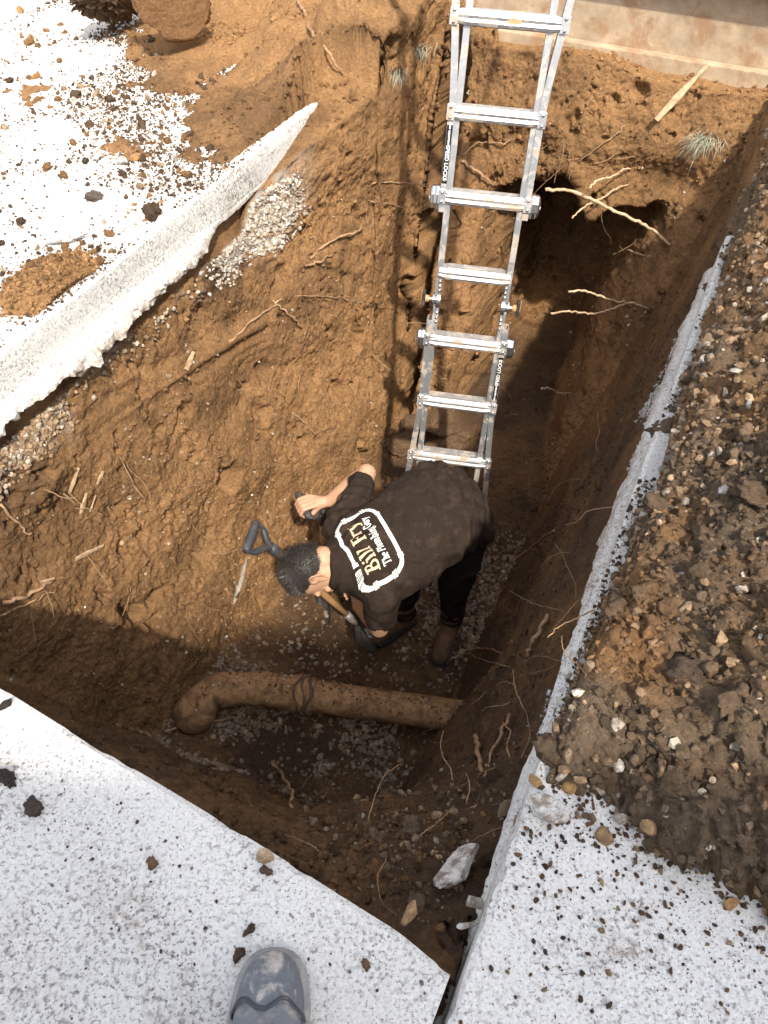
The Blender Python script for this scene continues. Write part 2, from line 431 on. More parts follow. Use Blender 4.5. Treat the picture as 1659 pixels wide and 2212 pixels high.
dust = sst(-.42, -.2, gz + .12 * pn) * sst(-.25, .35, fbm(swz, 4.5, 3, 131) + .25 * sst(1.7, 2.2, gs))
colL = lerp(colL, C4[None] * .8 * np.ones((len(gs), 1)), dust * .85 * sst(2.95, 2.6, gs))
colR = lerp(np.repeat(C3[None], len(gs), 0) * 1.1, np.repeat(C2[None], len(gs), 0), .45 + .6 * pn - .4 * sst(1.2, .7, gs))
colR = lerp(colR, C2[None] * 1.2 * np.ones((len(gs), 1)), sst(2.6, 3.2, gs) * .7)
spill = sst(-.42, -.16, gz + .10 * fbm(swz, 5, 3, 141)) * sst(-.05, .18, fbm(swz, 7, 4, 151, .65) + .2) * sst(2.85, 2.5, gs) * sst(.85, 1.05, gs)
colR = lerp(colR, C4[None] * .9 * np.ones((len(gs), 1)), spill * .9)
colN = lerp(np.repeat(C3[None], len(gs), 0), np.repeat(C2[None], len(gs), 0), .3 + .7 * pn)
colF = lerp(np.repeat(C2[None], len(gs), 0), np.repeat(C1[None], len(gs), 0), .7 + .5 * pn - .35 * sst(-.4, -.9, gz) * sst(-1.2, -.7, gw))
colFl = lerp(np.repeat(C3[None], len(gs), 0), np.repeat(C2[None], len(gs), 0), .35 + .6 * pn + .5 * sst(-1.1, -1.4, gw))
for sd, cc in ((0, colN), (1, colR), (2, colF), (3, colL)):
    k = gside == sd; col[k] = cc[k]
# soften the joins between sides by position
far_mix = sst(2.9, 3.4, gs) * iswall * (gside == 1)
col = lerp(col, colF * .75, far_mix * .8)
nl = (gside == 0) * sst(-.9, -1.5, gw) * iswall
col = lerp(col, colL * .8, nl * .8)
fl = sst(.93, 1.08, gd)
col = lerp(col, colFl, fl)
out = gd < 0
colHeap = lerp(np.repeat(C5[None], len(gs), 0) * .85, np.repeat(C2[None], len(gs), 0) * 1.4, .5 + .7 * pn)
colBank = lerp(np.repeat(C2[None], len(gs), 0), np.repeat(C1[None], len(gs), 0), .55 + .6 * pn + .6 * sst(2.9, 3.6, gs))
k = out & (gw > -.2); col[k] = colHeap[k]
k = out & (gw <= -.2); col[k] = colBank[k]
k = out & (gs > 3.2) & (gw > -.9); col[k] = lerp(colHeap, colBank, sst(3.2, 3.6, gs))[k]
idx = np.arange(NRW * NT).reshape(NRW, NT)
a = idx[:-1]; b2 = idx[1:]
quads = np.stack([a, b2, np.roll(b2, -1, 1), np.roll(a, -1, 1)], 2).reshape(-1, 4)
hid = (gd < -.12) & (gd > -2.3) & (gz < -.2)                 # nothing of the sheet shows under the middle of a slab
quads = quads[~hid[quads].all(1)]
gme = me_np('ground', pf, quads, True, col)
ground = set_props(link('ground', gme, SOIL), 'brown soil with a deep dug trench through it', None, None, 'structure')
# the sheet's last loop closes onto the floor's centre line
bpy.context.view_layer.update()
DG = bpy.context.evaluated_depsgraph_get()
def hit(x, y, ob=None):
    """point and normal where a sight line of the survey meets the soil"""
    ob = ob or ground
    d = ray(x, y).normalized()
    ok, p, n, i = ob.ray_cast(Vector((0, 0, CAM_H)), d)
    if not ok: return at(x, y, -.5), Vector((0, 0, 1))
    if n.dot(d) > 0: n = -n
    return p, n
# ------------------------------------------------------------------ concrete slabs
def slab_from_profile(name, s_list, edge_fn, inner, rough_lip, label, along='s', sign=1):
    """slab whose sawn edge faces the trench; edge_fn(s)-> coordinate across, inner -> far side"""
    N = len(s_list); s = np.asarray(s_list)
    q = np.stack([s * 1.0, s * 0 + 3.3, s * 0], 1)
    chip = .004 * fbm(q, 14, 3, 3) + .010 * np.clip(fbm(q, 5, 3, 4) - .45, 0, 1)
    chip2 = .006 * np.clip(fbm(q, 23, 2, 5), 0, 1)
    prof = []
    e = edge_fn(s)
    zt = np.zeros(N)
    prof.append((np.full(N, inner), zt))
    prof.append((e - sign * .30, zt))
    prof.append((e - sign * (.012 + np.abs(chip)), zt + .0))
    prof.append((e - sign * (.003 + chip2), zt - .007))
    for f in (.3, .6):
        prof.append((e + sign * .001 * np.sin(s * 3), -SLAB_T * f + 0 * s))
    prof.append((e + sign * .002, zt - SLAB_T + .012 + .008 * fbm(q, 9, 3, 6)))
    lipw, lipd = rough_lip(s)
    for k, (fw, fd) in enumerate(((.3, .04), (.6, .14), (.85, .30), (1.0, .50), (1.02, .72), (.9, .9), (.55, 1.0), (.1, 1.02))):
        nz = fbm(np.stack([s, s * 0 + k * .03, s * 0 + 1], 1), 5, 4, 9, .5); n2 = fbm(np.stack([s, s * 0 + k * .03, s * 0 + 7], 1), 28, 3, 19, .6); n3 = fbm(np.stack([s, s * 0 + k * .03, s * 0 + 9], 1), 75, 2, 29, .6)
        prof.append((e + sign * np.maximum(.0, lipw * fw * (1 + .45 * nz + .15 * n2 + .07 * n3)), -SLAB_T + .004 - lipd * fd * (1 + .4 * nz + .10 * n2 + .05 * n3)))
    prof.append((np.full(N, inner), np.full(N, -.25)))
    V = []
    for (c, z) in prof:
        if along == 's': x, y = sw(s, c)
        else: x, y = sw(c, s)
        V.append(np.stack([x, y, z], 1))
    V = np.array(V); M = len(prof)
    I = np.arange(M * N).reshape(M, N)
    F = np.stack([I[:-1, :-1], I[:-1, 1:], I[1:, 1:], I[1:, :-1]], 2).reshape(-1, 4)
    F = np.concatenate([F, np.stack([I[-1, :-1], I[-1, 1:], I[0, 1:], I[0, :-1]], 1)])
    bm = bmesh.new(); vv = [bm.verts.new(p) for p in V.reshape(-1, 3)]
    for f in F: bm.faces.new([vv[i] for i in f])
    bm.faces.new([vv[i] for i in I[:, 0]]); bm.faces.new([vv[i] for i in I[::-1, -1]])
    me = me_bm(name, bm)
    return set_props(link(name, me, CONC), label, None, None, 'structure')
wob = lambda s, k, a: a * fbm(np.stack([np.asarray(s) * 1.0, np.asarray(s) * 0 + k, np.asarray(s) * 0], 1).astype(np.float32), 2.0, 2, int(k))
left_slab = slab_from_profile('pavement', np.concatenate([np.arange(-6, .4, .1), np.arange(.4, 3.5, .007), np.arange(3.5, 8, .1)]), lambda s: W_L + wob(s, 1, .003), -9.0,
    lambda s: (.036 * sst(2.3, 2.05, s) * (1 + .6 * wob(s, 4, 1)) + .004, .04 * sst(2.3, 2.05, s) + .02), 'white concrete paving along the left side of the trench, far end under soil')
near_slab = slab_from_profile('pavement', np.concatenate([np.arange(-9, -1.8, .1), np.arange(-1.8, .006, .01)]), lambda w: S_N - .056 * (w + .3) + .028 * sst(-.45, -.15, w) * 0 - .012 * sst(-.12, .0, w) + wob(w, 7, .004), -8.0,
    lambda w: (w * 0 + .006, w * 0 + .02), 'speckled white concrete paving under the boot at the near end of the trench', along='w')
right_slab = slab_from_profile('pavement', np.concatenate([np.arange(-8, -.4, .1), np.arange(-.4, 2.78, .008)]), lambda s: W_R + wob(s, 9, .004) , 7.0,
    lambda s: (.016 + .012 * sst(.8, 1.2, s) + s * 0, .025 + .05 * sst(.9, 1.2, s)), 'white concrete paving on the right, mostly under the gravel heap', sign=-1)

# ------------------------------------------------------------------ house wall at the far end of the trench
WALLC = mat_plain('rendered_wall', (.42, .32, .215), .9, var=.3, scale=9, bmp=.4, bdist=.006, dirt=(.30, .17, .085), dirt_amt=.75, dirt_scale=7, coord='gen')
def sw_box(name, s0, s1, w0, w1, z0, z1, mat, parent=None, nz=.004, res=.05):
    bm = bmesh.new()
    c = sw((s0 + s1) / 2, (w0 + w1) / 2)
    rot = Matrix(((UX, NX, 0), (UY, NY, 0), (0, 0, 1)))
    add_box(bm, (c[0], c[1], (z0 + z1) / 2), (abs(s1 - s0), abs(w1 - w0), z1 - z0), rot, .006)
    return link(name, me_bm(name, bm), mat, parent)
house = empty('house', Vector((*sw(4.06, 0), -.3)), 'brown stained house wall with a footing ledge at the far end of the trench', 'house')
hl = Vector(house.location)
def hpart(o):
    o.parent = house; o.matrix_parent_inverse = Matrix.Translation(-hl); return o
hpart(sw_box('foundation', 4.075, 4.6, -6, 9, -.3, .42, WALLC))
hpart(sw_box('footing_ledge', 4.02, 4.073, -6, 9, -.3, .10, WALLC))
SIDING = mat_plain('painted_siding', (.5, .46, .4), .6, var=.1, scale=8, bmp=.1, coord='gen')
for k in range(14):
    hpart(sw_box('siding_board', 3.975, 4.6, -6, 9, .42 + k * .17, .42 + k * .17 + .168, SIDING))
# added, unseen shade caster in house form, behind the viewer, shading the near paving
shade_caster = empty('house', Vector((0, -6, 0)), 'tall pale house behind the viewer that shades the near paving', 'house')
hl2 = Vector(shade_caster.location)
def wbox(name, x0, x1, y0, y1, z0, z1, mat):
    bm = bmesh.new(); add_box(bm, ((x0 + x1) / 2, (y0 + y1) / 2, (z0 + z1) / 2), (x1 - x0, y1 - y0, z1 - z0), None, .01)
    o = link(name, me_bm(name, bm), mat, shade_caster); o.matrix_parent_inverse = Matrix.Translation(-hl2); return o
wbox('wall', -2.3, 2.5, -7, -3.6, -.3, 4.8, SIDING); wbox('caster_eave', -2.6, 2.8, -7.2, -3.14, 4.803, 5.0, SIDING)  # block and overhang added out of view to set the shade edge
for xw in (-1.2, 1.2): wbox('caster_window', xw - .6, xw + .6, -3.61, -3.57, 1.4, 2.8, mat_plain('caster_glass', (.05, .06, .07), .1, var=.05, bmp=0))  # dressing on the added shade caster
# ------------------------------------------------------------------ loose stones, crumbs and clods
def ico(sub, seed, squash=.7, amp=.25, sharp=False):
    bm = bmesh.new(); bmesh.ops.create_icosphere(bm, subdivisions=sub, radius=1)
    v = np.array([x.co for x in bm.verts]); f = np.array([[q.index for q in p.verts] for p in bm.faces]); bm.free()
    n = fbm(v + seed * 7.7, 1.1, 2, seed)
    rg = np.random.default_rng(seed)
    if sharp:                                   # cut with a few planes so that it reads as broken stone
        for k in range(7):
            d = rg.normal(size=3); d /= np.linalg.norm(d); h = rg.uniform(.38, .72)
            t = v @ d; v = v - np.clip(t - h, 0, None)[:, None] * d
        v = v * (1.25 + .08 * n)[:, None] * np.array((rg.uniform(.9, 1.3), 1, 1))
    else:
        v = v * (1 + amp * n + .12 * rg.normal(size=len(v)))[:, None]
    v[:, 2] *= squash; v[:, 1] *= rg.uniform(.7, .95)
    return v.astype(np.float32), f
def octa(seed):
    rg = np.random.default_rng(seed); v = np.array([(1, 0, 0), (-1, 0, 0), (0, 1, 0), (0, -1, 0), (0, 0, 1), (0, 0, -1)], float) * rg.uniform(.7, 1.2, (6, 1)) + rg.normal(size=(6, 3)) * .28
    return v.astype(np.float32), np.array([(0, 2, 4), (2, 1, 4), (1, 3, 4), (3, 0, 4), (2, 0, 5), (1, 2, 5), (3, 1, 5), (0, 3, 5)])
CRUMB = [octa(k) for k in range(1, 9)]           # 8 triangles
CLODT = [ico(2, k, .75, .45) for k in range(11, 17)]       # 80 triangles
CHIP = [ico(1, k, .62, .4) for k in range(21, 27)]
BROKEN = [ico(2, k, .75, .3, True) for k in range(31, 41)]
def rand_rot(n, rng):
    q = rng.normal(size=(n, 4)); q /= np.linalg.norm(q, axis=1, keepdims=True); w, x, y, z = q.T
    return np.stack([1 - 2 * (y * y + z * z), 2 * (x * y - z * w), 2 * (x * z + y * w), 2 * (x * y + z * w), 1 - 2 * (x * x + z * z), 2 * (y * z - x * w),
                     2 * (x * z - y * w), 2 * (y * z + x * w), 1 - 2 * (x * x + y * y)], 1).reshape(n, 3, 3)
def scatter(name, pos, nrm, size, cols, temps, mat, label, sink=.25, smooth=False):
    pos = np.asarray(pos, np.float32); n = len(pos); size = np.asarray(size, np.float32)
    which = RNG.integers(0, len(temps), n); V, F, C = [], [], []; off = 0
    Rm = rand_rot(n, RNG)
    for k, (tv, tf) in enumerate(temps):
        m = which == k
        if not m.any(): continue
        vv = np.einsum('nij,vj->nvi', Rm[m], tv) * size[m][:, None, None] + (pos[m] + nrm[m] * (size[m] * (.6 - sink))[:, None])[:, None, :]
        V.append(vv.reshape(-1, 3)); c = m.sum()
        F.append((tf[None] + (np.arange(c) * len(tv))[:, None, None]).reshape(-1, 3) + off)
        C.append(np.repeat(np.asarray(cols)[m], len(tv), 0)); off += c * len(tv)
    me = me_np(name, np.concatenate(V), np.concatenate(F), smooth, np.concatenate(C))
    return set_props(link(name, me, mat), label, None, None, 'stuff')
# sampling the sheet by area
PG = pf.reshape(NRW, NT, 3)
ar = np.zeros((NRW, NT), np.float32)
ar[:-1] = np.linalg.norm(np.cross(PG[1:] - PG[:-1], np.roll(PG, -1, 1)[:-1] - PG[:-1]), axis=2)
ar = ar.ravel()
NG = grid_normals(PG).reshape(-1, 3)
NG = np.where((NG * nf).sum(1, keepdims=True) < 0, -NG, NG)
def pick(weight, n):
    w = (weight * ar).astype(np.float64); w /= w.sum()
    i = RNG.choice(len(w), n, p=w)
    return i
clump = np.clip(.35 + fbm(swz, 4, 3, 201), .02, 2)
def sizes(n, lo, hi, k=2.2): return lo + (hi - lo) * RNG.random(n) ** k
def tone(c, n, a=.25): return np.asarray(c)[None] * (1 + a * RNG.normal(size=(n, 1))).clip(.45, 1.7) * (1 + .05 * RNG.normal(size=(n, 3)))
isfloor = gd > 1; inner = (gd >= 0.02); isheap = (gd < -.01) & (gd > -1.8) & (gw > .03) & (gz > -.1); isbank = (gd < 0) & (gd > -2.3) & (gw <= .03) & (gz > -.05)
isfarbank = isbank & (gs > 3)
# crumbs of soil everywhere on the cut faces
wgt = clump * (inner * np.where(gside == 1, .7, np.where(gside == 2, .8, np.where(gside == 0, 1.6, .45))) * (gd < 1) + isfloor * 1.6 + isbank * 1.5)
i = pick(wgt, 34000)
scatter('soil_crumbs', pf[i], NG[i], sizes(len(i), .0025, .012, 2.6), col[i] * (1 + .2 * RNG.normal(size=(len(i), 1))).clip(.5, 1.5), CRUMB, SOIL, 'small brown soil crumbs on the trench faces')
i = pick(clump ** 2 * (isbank * 2 + (gside == 0) * inner * (gd < .7) * 5 + (gside == 2) * (gd < .25) * (gd > -.3) * .8 + isfloor * .7), 2000)
scatter('soil_clods', pf[i], NG[i], sizes(len(i), .009, .024, 2.6), col[i] * (1 + .15 * RNG.normal(size=(len(i), 1))).clip(.5, 1.5), CLODT, SOIL, 'crumbly brown soil clods along the trench rim', .35, False)
# heap: crumbs, clods and stones
i = pick(isheap * (.5 + clump) * np.where(gs < 1.5, 1.6, 1), 42000)
scatter('heap_crumbs', pf[i], NG[i], sizes(len(i), .003, .010, 2.2), col[i] * (1 + .25 * RNG.normal(size=(len(i), 1))).clip(.5, 1.6), CRUMB, SOIL, 'brown soil crumbs of the heap beside the trench')
i = pick(isheap * (.5 + clump) * np.where(gs < 1.5, 1.6, 1), 2200)
scatter('heap_clods', pf[i], NG[i], sizes(len(i), .008, .017), col[i] * (1 + .2 * RNG.normal(size=(len(i), 1))).clip(.5, 1.6), CLODT, SOIL, 'brown soil clods of the heap beside the trench', .35, True)
TAN = (.36, .245, .145); PALE = (.50, .43, .34); GREY = (.33, .30, .26); WHITE = (.62, .59, .54)
def mixcol(n, parts):
    p = np.array([x[1] for x in parts]); p = p / p.sum(); k = RNG.choice(len(parts), n, p=p)
    return np.array([parts[j][0] for j in k]) * (1 + .18 * RNG.normal(size=(n, 1))).clip(.6, 1.5)
gravelly = np.clip(.6 + 1.2 * fbm(swz, 2.1, 2, 211) + .7 * sst(1.0, 2.0, gs), .25, 3)
i = pick(isheap * gravelly * np.where(gs < 1.3, 1.5, 1), 12500)
scatter('heap_gravel', pf[i], NG[i], sizes(len(i), .0045, .016, 1.9), mixcol(len(i), ((TAN, 4), ((.27, .18, .105), 3), (PALE, 2), (GREY, 1), (WHITE, .5))), CHIP, STONE, 'tan and pale gravel in the heap beside the trench', .3)
# crushed stone bedding under the left slab
bed = ((gside == 3) & (gd > 0) & (gz < -.15)) * sst(-.40, -.26, gz + .06 * fbm(swz, 3, 2, 221)) * sst(2.85, 2.45, gs) * (gs > .3)
i = pick(bed * np.clip(.5 + 1.5 * fbm(swz, 3.5, 2, 223), .05, 2), 4600)
wh = sst(1.5, 2.3, gs[i])[:, None]
scatter('bedding_gravel', pf[i], NG[i], sizes(len(i), .005, .0135, 1.4), mixcol(len(i), ((TAN, 3), (PALE, 1.5))) * (1 - wh) + wh * mixcol(len(i), ((PALE, 2), (WHITE, 1.5))), CHIP, STONE, 'crushed tan and white bedding gravel under the left paving', .35)
i = pick(((gside == 3) | (gside == 2)) * (gd > .12) * (gd < 1) * clump, 1500)
scatter('wall_stones', pf[i], NG[i], sizes(len(i), .003, .011, 2.2), mixcol(len(i), ((TAN, 3), (PALE, 2), (WHITE, .8), (C2, 2))), CHIP, STONE, 'small pale stones embedded in the trench walls', .5)
# cement slurry splashed down the right wall under the slab edge
i = pick((gside == 1) * (gd > .03) * np.clip(spill, 0, 1) ** .7 * sst(.8, 1.0, gs) * sst(2.8, 2.6, gs), 3200)
scatter('cement_splashes', pf[i], NG[i], sizes(len(i), .0015, .009, 2.6), tone((.56, .54, .50), len(i), .15), CHIP, STONE, 'white cement splashes on the right wall under the paving edge', .45)
# the patch of soil at the sawn edge of the left slab
bl_ = isbank * np.exp(-(((gs - 1.5) / .2) ** 2 + ((gw + 1.95) / .13) ** 2))
i = pick(bl_, 1500)
scatter('patch_crumbs', pf[i], NG[i], sizes(len(i), .003, .013, 2.0), col[i] * (1 + .25 * RNG.normal(size=(len(i), 1))).clip(.4, 1.5), CHIP, SOIL, 'crumbs of the soil patch at the sawn edge of the left paving', .3)
# grey gravel on the trench floor
fw = isfloor * (1.0 * sst(1.45, 1.2, gs) * sst(.35, .75, .5 + fbm(swz, 3.2, 3, 231)) + .8 * sst(1.7, 2.0, gs) * sst(-.95, -.6, gw) * sst(2.9, 2.4, gs) + .10 * sst(2.9, 2.4, gs))
fw = fw + ((gside == 0) & (gd > .8) & (gd <= 1)) * .5
i = pick(fw, 4600)
scatter('floor_gravel', pf[i], NG[i], sizes(len(i), .006, .018, 1.6), mixcol(len(i), (((.235, .19, .145), 3), ((.29, .23, .17), 2), ((.25, .165, .095), 1.6))), CHIP, STONE, 'grey gravel on the trench floor', .3)

# thin spread of crumbs on the slabs
def on_slab(n, s0, s1, w0, w1, dens):
    S = RNG.uniform(s0, s1, n); W = RNG.uniform(w0, w1, n)
    q = np.stack([S, W, S * 0], 1).astype(np.float32)
    k = RNG.random(n) < dens(S, W, q); S, W = S[k], W[k]
    x, y = sw(S, W); return np.stack([x, y, x * 0], 1), S, W
UPN = lambda n: np.tile(np.array([[0, 0, 1.0]]), (n, 1))
def dl(S, W, q):
    line = S - (1.98 + 1.02 * (W_L - W))
    c = np.clip(.45 + 1.3 * fbm(q, 2.6, 3, 241), .06, 1.5)
    near = np.exp(-np.clip(-line, 0, None) / .40) * 1.0 + .045
    edge = .5 * np.exp(-(((S - 1.5) / .26) ** 2 + ((W + 1.95) / .16) ** 2))
    return np.clip(near * c + edge, 0, 1) * (line < .7) * (W < W_L - .012)
DK = (.105, .066, .042); DK2 = (.17, .10, .055)
p, S, W = on_slab(100000, .6, 4.4, -3.8, -1.82, dl)
scatter('slab_crumbs', p, UPN(len(p)), sizes(len(p), .0016, .007, 2.8), mixcol(len(p), ((DK, 3), (DK2, 2), (C1 * .8, .8), (GREY, .6))), CHIP, SOIL, 'dark soil crumbs strewn over the left paving')
p, S, W = on_slab(5200, .6, 4.4, -3.8, -1.84, dl)
scatter('slab_clods', p, UPN(len(p)), sizes(len(p), .006, .015, 2.4), mixcol(len(p), ((DK, 3), (DK2, 2), (C1 * .8, 1), (PALE, .5))), CHIP, SOIL, 'small soil clods strewn over the left paving', .25, False)
dn = lambda S, W, q: np.clip(.08 + .9 * fbm(q, 4, 3, 251), 0, .6)
p, S, W = on_slab(2600, -.6, .25, -1.6, -.02, dn)
scatter('slab_crumbs', p, UPN(len(p)), sizes(len(p), .0012, .0042, 2.4), mixcol(len(p), ((DK, 2), (GREY, 2), (DK2, 1))), CHIP, SOIL, 'grit on the near paving around the boot')
dr = lambda S, W, q: np.clip(np.exp(-np.clip(.56 + .1 * fbm(q, 6, 2, 263) - S, 0, 2) / .10) * .85 + .02, 0, 1)
p, S, W = on_slab(22000, -.4, .7, .03, 1.2, dr)
scatter('slab_crumbs', p, UPN(len(p)), sizes(len(p), .0012, .007, 3.0), mixcol(len(p), ((DK, 3), (DK2, 2), (TAN, 1))), CHIP, SOIL, 'soil crumbs scattered at the foot of the heap on the right paving')
p, S, W = on_slab(2600, .55, 2.7, .018, .06, lambda S, W, q: np.clip(.1 + .9 * fbm(q, 5, 3, 264), 0, .8))
scatter('slab_crumbs', p, UPN(len(p)), sizes(len(p), .002, .007, 2.2), mixcol(len(p), ((DK, 3), (DK2, 2), (PALE, 1))), CHIP, SOIL, 'soil crumbs on the bare edge of the right paving')

# ---- single stones and clods (each its own thing)
STONE_ME = {}
def stone_mesh(kind, colr, k):
    key = (kind, tuple(round(c, 2) for c in colr), k)
    if key not in STONE_ME:
        if kind == 'stone': tv, tf = BROKEN[k % len(BROKEN)]
        else: tv, tf = CLODT[k % len(CLODT)]
        if kind == 'clod':
            tv, tf = ico(3, 60 + k, .72, .34); tv = tv * (1 + .30 * np.abs(fbm(tv + k, 2.6, 2, k)) + .12 * fbm(tv + k, 7, 2, k + 3))[:, None] * .85
        me = me_np(kind, tv, tf, kind == 'clod', np.repeat(np.asarray(colr)[None], len(tv), 0))
        me.materials.append(STONE if kind == 'stone' else SOIL); STONE_ME[key] = me
    return STONE_ME[key]
def place_stone(kind, p, n, r, colr, label, cat, group, sink=.3):
    o = bpy.data.objects.new(kind, stone_mesh(kind, colr, random.randrange(6))); COL.objects.link(o)
    o.rotation_euler = (random.uniform(-.5, .5), random.uniform(-.5, .5), random.uniform(0, 6.28)) if kind == 'clod' else tuple(random.uniform(0, 6.28) for _ in range(3))
    o.scale = (r * random.uniform(.85, 1.2), r * random.uniform(.75, 1.0), r * random.uniform(.7, 1.0))
    o.location = Vector(p) + Vector(n) * r * (.62 - sink)
    return set_props(o, label, cat, group)
def spaced(i, rmin):
    out, keep = [], []
    for j in i:
        q = pf[j]
        if all((q[0] - a[0]) ** 2 + (q[1] - a[1]) ** 2 + (q[2] - a[2]) ** 2 > rmin ** 2 for a in keep):
            keep.append(q); out.append(j)
    return out
vis_heap = isheap & (gd > -1.15) & (gs < 3.0) & (gs > .66)
pal = [(.33, .235, .145), (.36, .235, .13), (.46, .40, .32), (.30, .27, .235), (.25, .175, .11), (.58, .56, .51)]
PNAME = ('tan', 'ochre', 'pale', 'grey', 'brown', 'white')
def heap_zone(q):
    a_ = 'near foot' if gs[q] < .8 else 'lower part' if gs[q] < 1.1 else 'middle' if gs[q] < 1.55 else 'upper part' if gs[q] < 2.1 else 'far sunlit end'
    b_ = 'by the paving edge' if gw[q] < .14 else 'halfway up its slope' if gw[q] < .4 else 'towards the right border'
    return a_, b_
def sz_word(r, lo, hi): return 'small' if r < lo + (hi - lo) * .33 else 'mid-sized' if r < lo + (hi - lo) * .66 else 'large'
j = spaced(pick(vis_heap * (.5 + gravelly) * np.where(gs < 1.2, 2.4, 1), 480), .028)[:180]
for q in j:
    c = random.choices(pal, (5, 3, 3, 2, 4, .8))[0]; nm = PNAME[pal.index(c)]; r_ = random.uniform(.009, .020); za_, zb2 = heap_zone(q)
    place_stone('stone', pf[q], NG[q], r_, c, '%s %s stone on the %s of the right heap %s' % (sz_word(r_, .009, .020), nm, za_, zb2), 'stone', 'stones on the right heap', .42)
j = spaced(pick(vis_heap * (.5 + clump), 130), .06)[:70]
for q in j:
    r_ = random.uniform(.018, .040); za_, zb2 = heap_zone(q)
    place_stone('clod', pf[q], NG[q], r_, (.165, .112, .072), '%s soil clod on the %s of the right heap %s' % (sz_word(r_, .018, .04), za_, zb2), 'soil clod', 'soil clods on the right heap', .45)
pts, S, W = on_slab(900, .8, 3.6, -3.3, -1.86, dl); keep = []
for p_, s_, w_ in zip(pts, S, W):
    if all((p_[0] - a[0]) ** 2 + (p_[1] - a[1]) ** 2 > .0030 for a, _, _ in keep): keep.append((p_, s_, w_))
for k, (p_, s_, w_) in enumerate(keep[:120]):
    z1 = 'close to its sawn edge' if w_ > -2.1 else 'in its middle strip' if w_ > -2.6 else 'far from the trench'
    z2 = 'near part' if s_ < 1.7 else 'middle part' if s_ < 2.4 else 'far part'
    if k % 3 == 0:
        r_ = random.uniform(.010, .019); c = random.choice(pal[:5])
        place_stone('stone', p_, (0, 0, 1), r_, c, '%s %s stone on the %s of left paving %s' % (sz_word(r_, .01, .019), PNAME[pal.index(c)], z2, z1), 'stone', 'stones on the left paving')
    else:
        r_ = random.uniform(.011, .026); ci = random.randrange(3); c = [(.10, .064, .04), (.13, .08, .05), (.26, .14, .06)][ci]
        place_stone('clod', p_, (0, 0, 1), r_, c, '%s %s soil clod on the %s of left paving %s' % (sz_word(r_, .011, .026), ('dark', 'brown', 'orange')[ci], z2, z1), 'soil clod', 'soil clods on the left paving', .25)
# particular ones the photograph shows
def on_z0(x, y): p_ = at(x, y, 0); return p_
SPECIAL = [
    ('clod', 330, 465, .045, (.10, .062, .04), 'large dark soil clod at the sawn edge of the left paving', 'soil clod'),
    ('clod', 205, 430, .032, (.15, .12, .10), 'grey mottled soil clod alone on the left paving', 'soil clod'),
    ('stone', 45, 27, .026, (.42, .24, .09), 'ochre stone at the far corner of the left paving', 'stone'),
    ('clod', 80, 168, .022, (.40, .20, .07), 'orange clod ringed by dark crumbs on the left paving', 'soil clod'),
    ('stone', 295, 345, .024, (.40, .20, .07), 'orange stone beside a broken concrete piece on the left paving', 'stone'),
    ('stone', 265, 355, .034, (.55, .54, .52), 'grey broken concrete piece on the left paving among soil', 'concrete piece'),
    ('clod', 18, 1685, .02, (.06, .045, .04), 'dark wet clod near the left border on the near paving', 'soil clod'),
    ('clod', 12, 1525, .013, (.05, .04, .035), 'small dark clod at the top left corner of the near paving', 'soil clod'),
    ('clod', 75, 1745, .019, (.11, .08, .065), 'brown clod in the left half of the near paving', 'soil clod'),
    ('clod', 330, 1865, .013, (.24, .14, .08), 'rust brown crumb left of the near paving middle', 'soil clod'),
    ('stone', 573, 1850, .016, (.42, .30, .19), 'tan stone flake near the trench edge of the near paving', 'stone'),
    ('clod', 575, 1882, .013, (.15, .10, .07), 'brown crumb just below the tan flake on the near paving', 'soil clod'),
    ('clod', 517, 2063, .013, (.12, .08, .055), 'brown crumb left of the boot toe', 'soil clod'),
    ('clod', 540, 2010, .010, (.12, .085, .06), 'small crumb above the boot toe', 'soil clod'),
    ('clod', 790, 2085, .009, (.22, .14, .08), 'small rusty crumb right of the boot toe', 'soil clod'),
    ('stone', 1578, 1955, .015, (.44, .25, .10), 'ochre stone alone on the right paving', 'stone'),
    ('stone', 1195, 1760, .040, (.60, .58, .54), 'white broken concrete lump at the foot of the heap', 'concrete piece'),
    ('stone', 1300, 1810, .022, (.40, .26, .13), 'tan upright stone in the front row of the heap foot', 'stone'),
    ('stone', 1405, 1790, .021, (.38, .25, .12), 'large tan stone in the front row of the heap foot', 'stone'),
    ('stone', 1155, 1690, .016, (.42, .25, .10), 'orange stone at the near tip of the heap', 'stone'),
    ('clod', 1495, 1440, .040, (.12, .085, .06), 'big round clod in the lower half of the heap', 'soil clod'),
    ('stone', 1235, 1700, .017, (.44, .26, .10), 'orange stone next to the white lump at the heap foot', 'stone'),
]
for kd, x, y, r, c, lb, ct in SPECIAL:
    p_ = on_z0(x, y)
    ph, nh = hit(x, y)
    if ph.z > .0: p_, n_ = ph, nh
    else: n_ = Vector((0, 0, 1))
    place_stone(kd, p_, n_, r, c, lb, ct, None, .3)
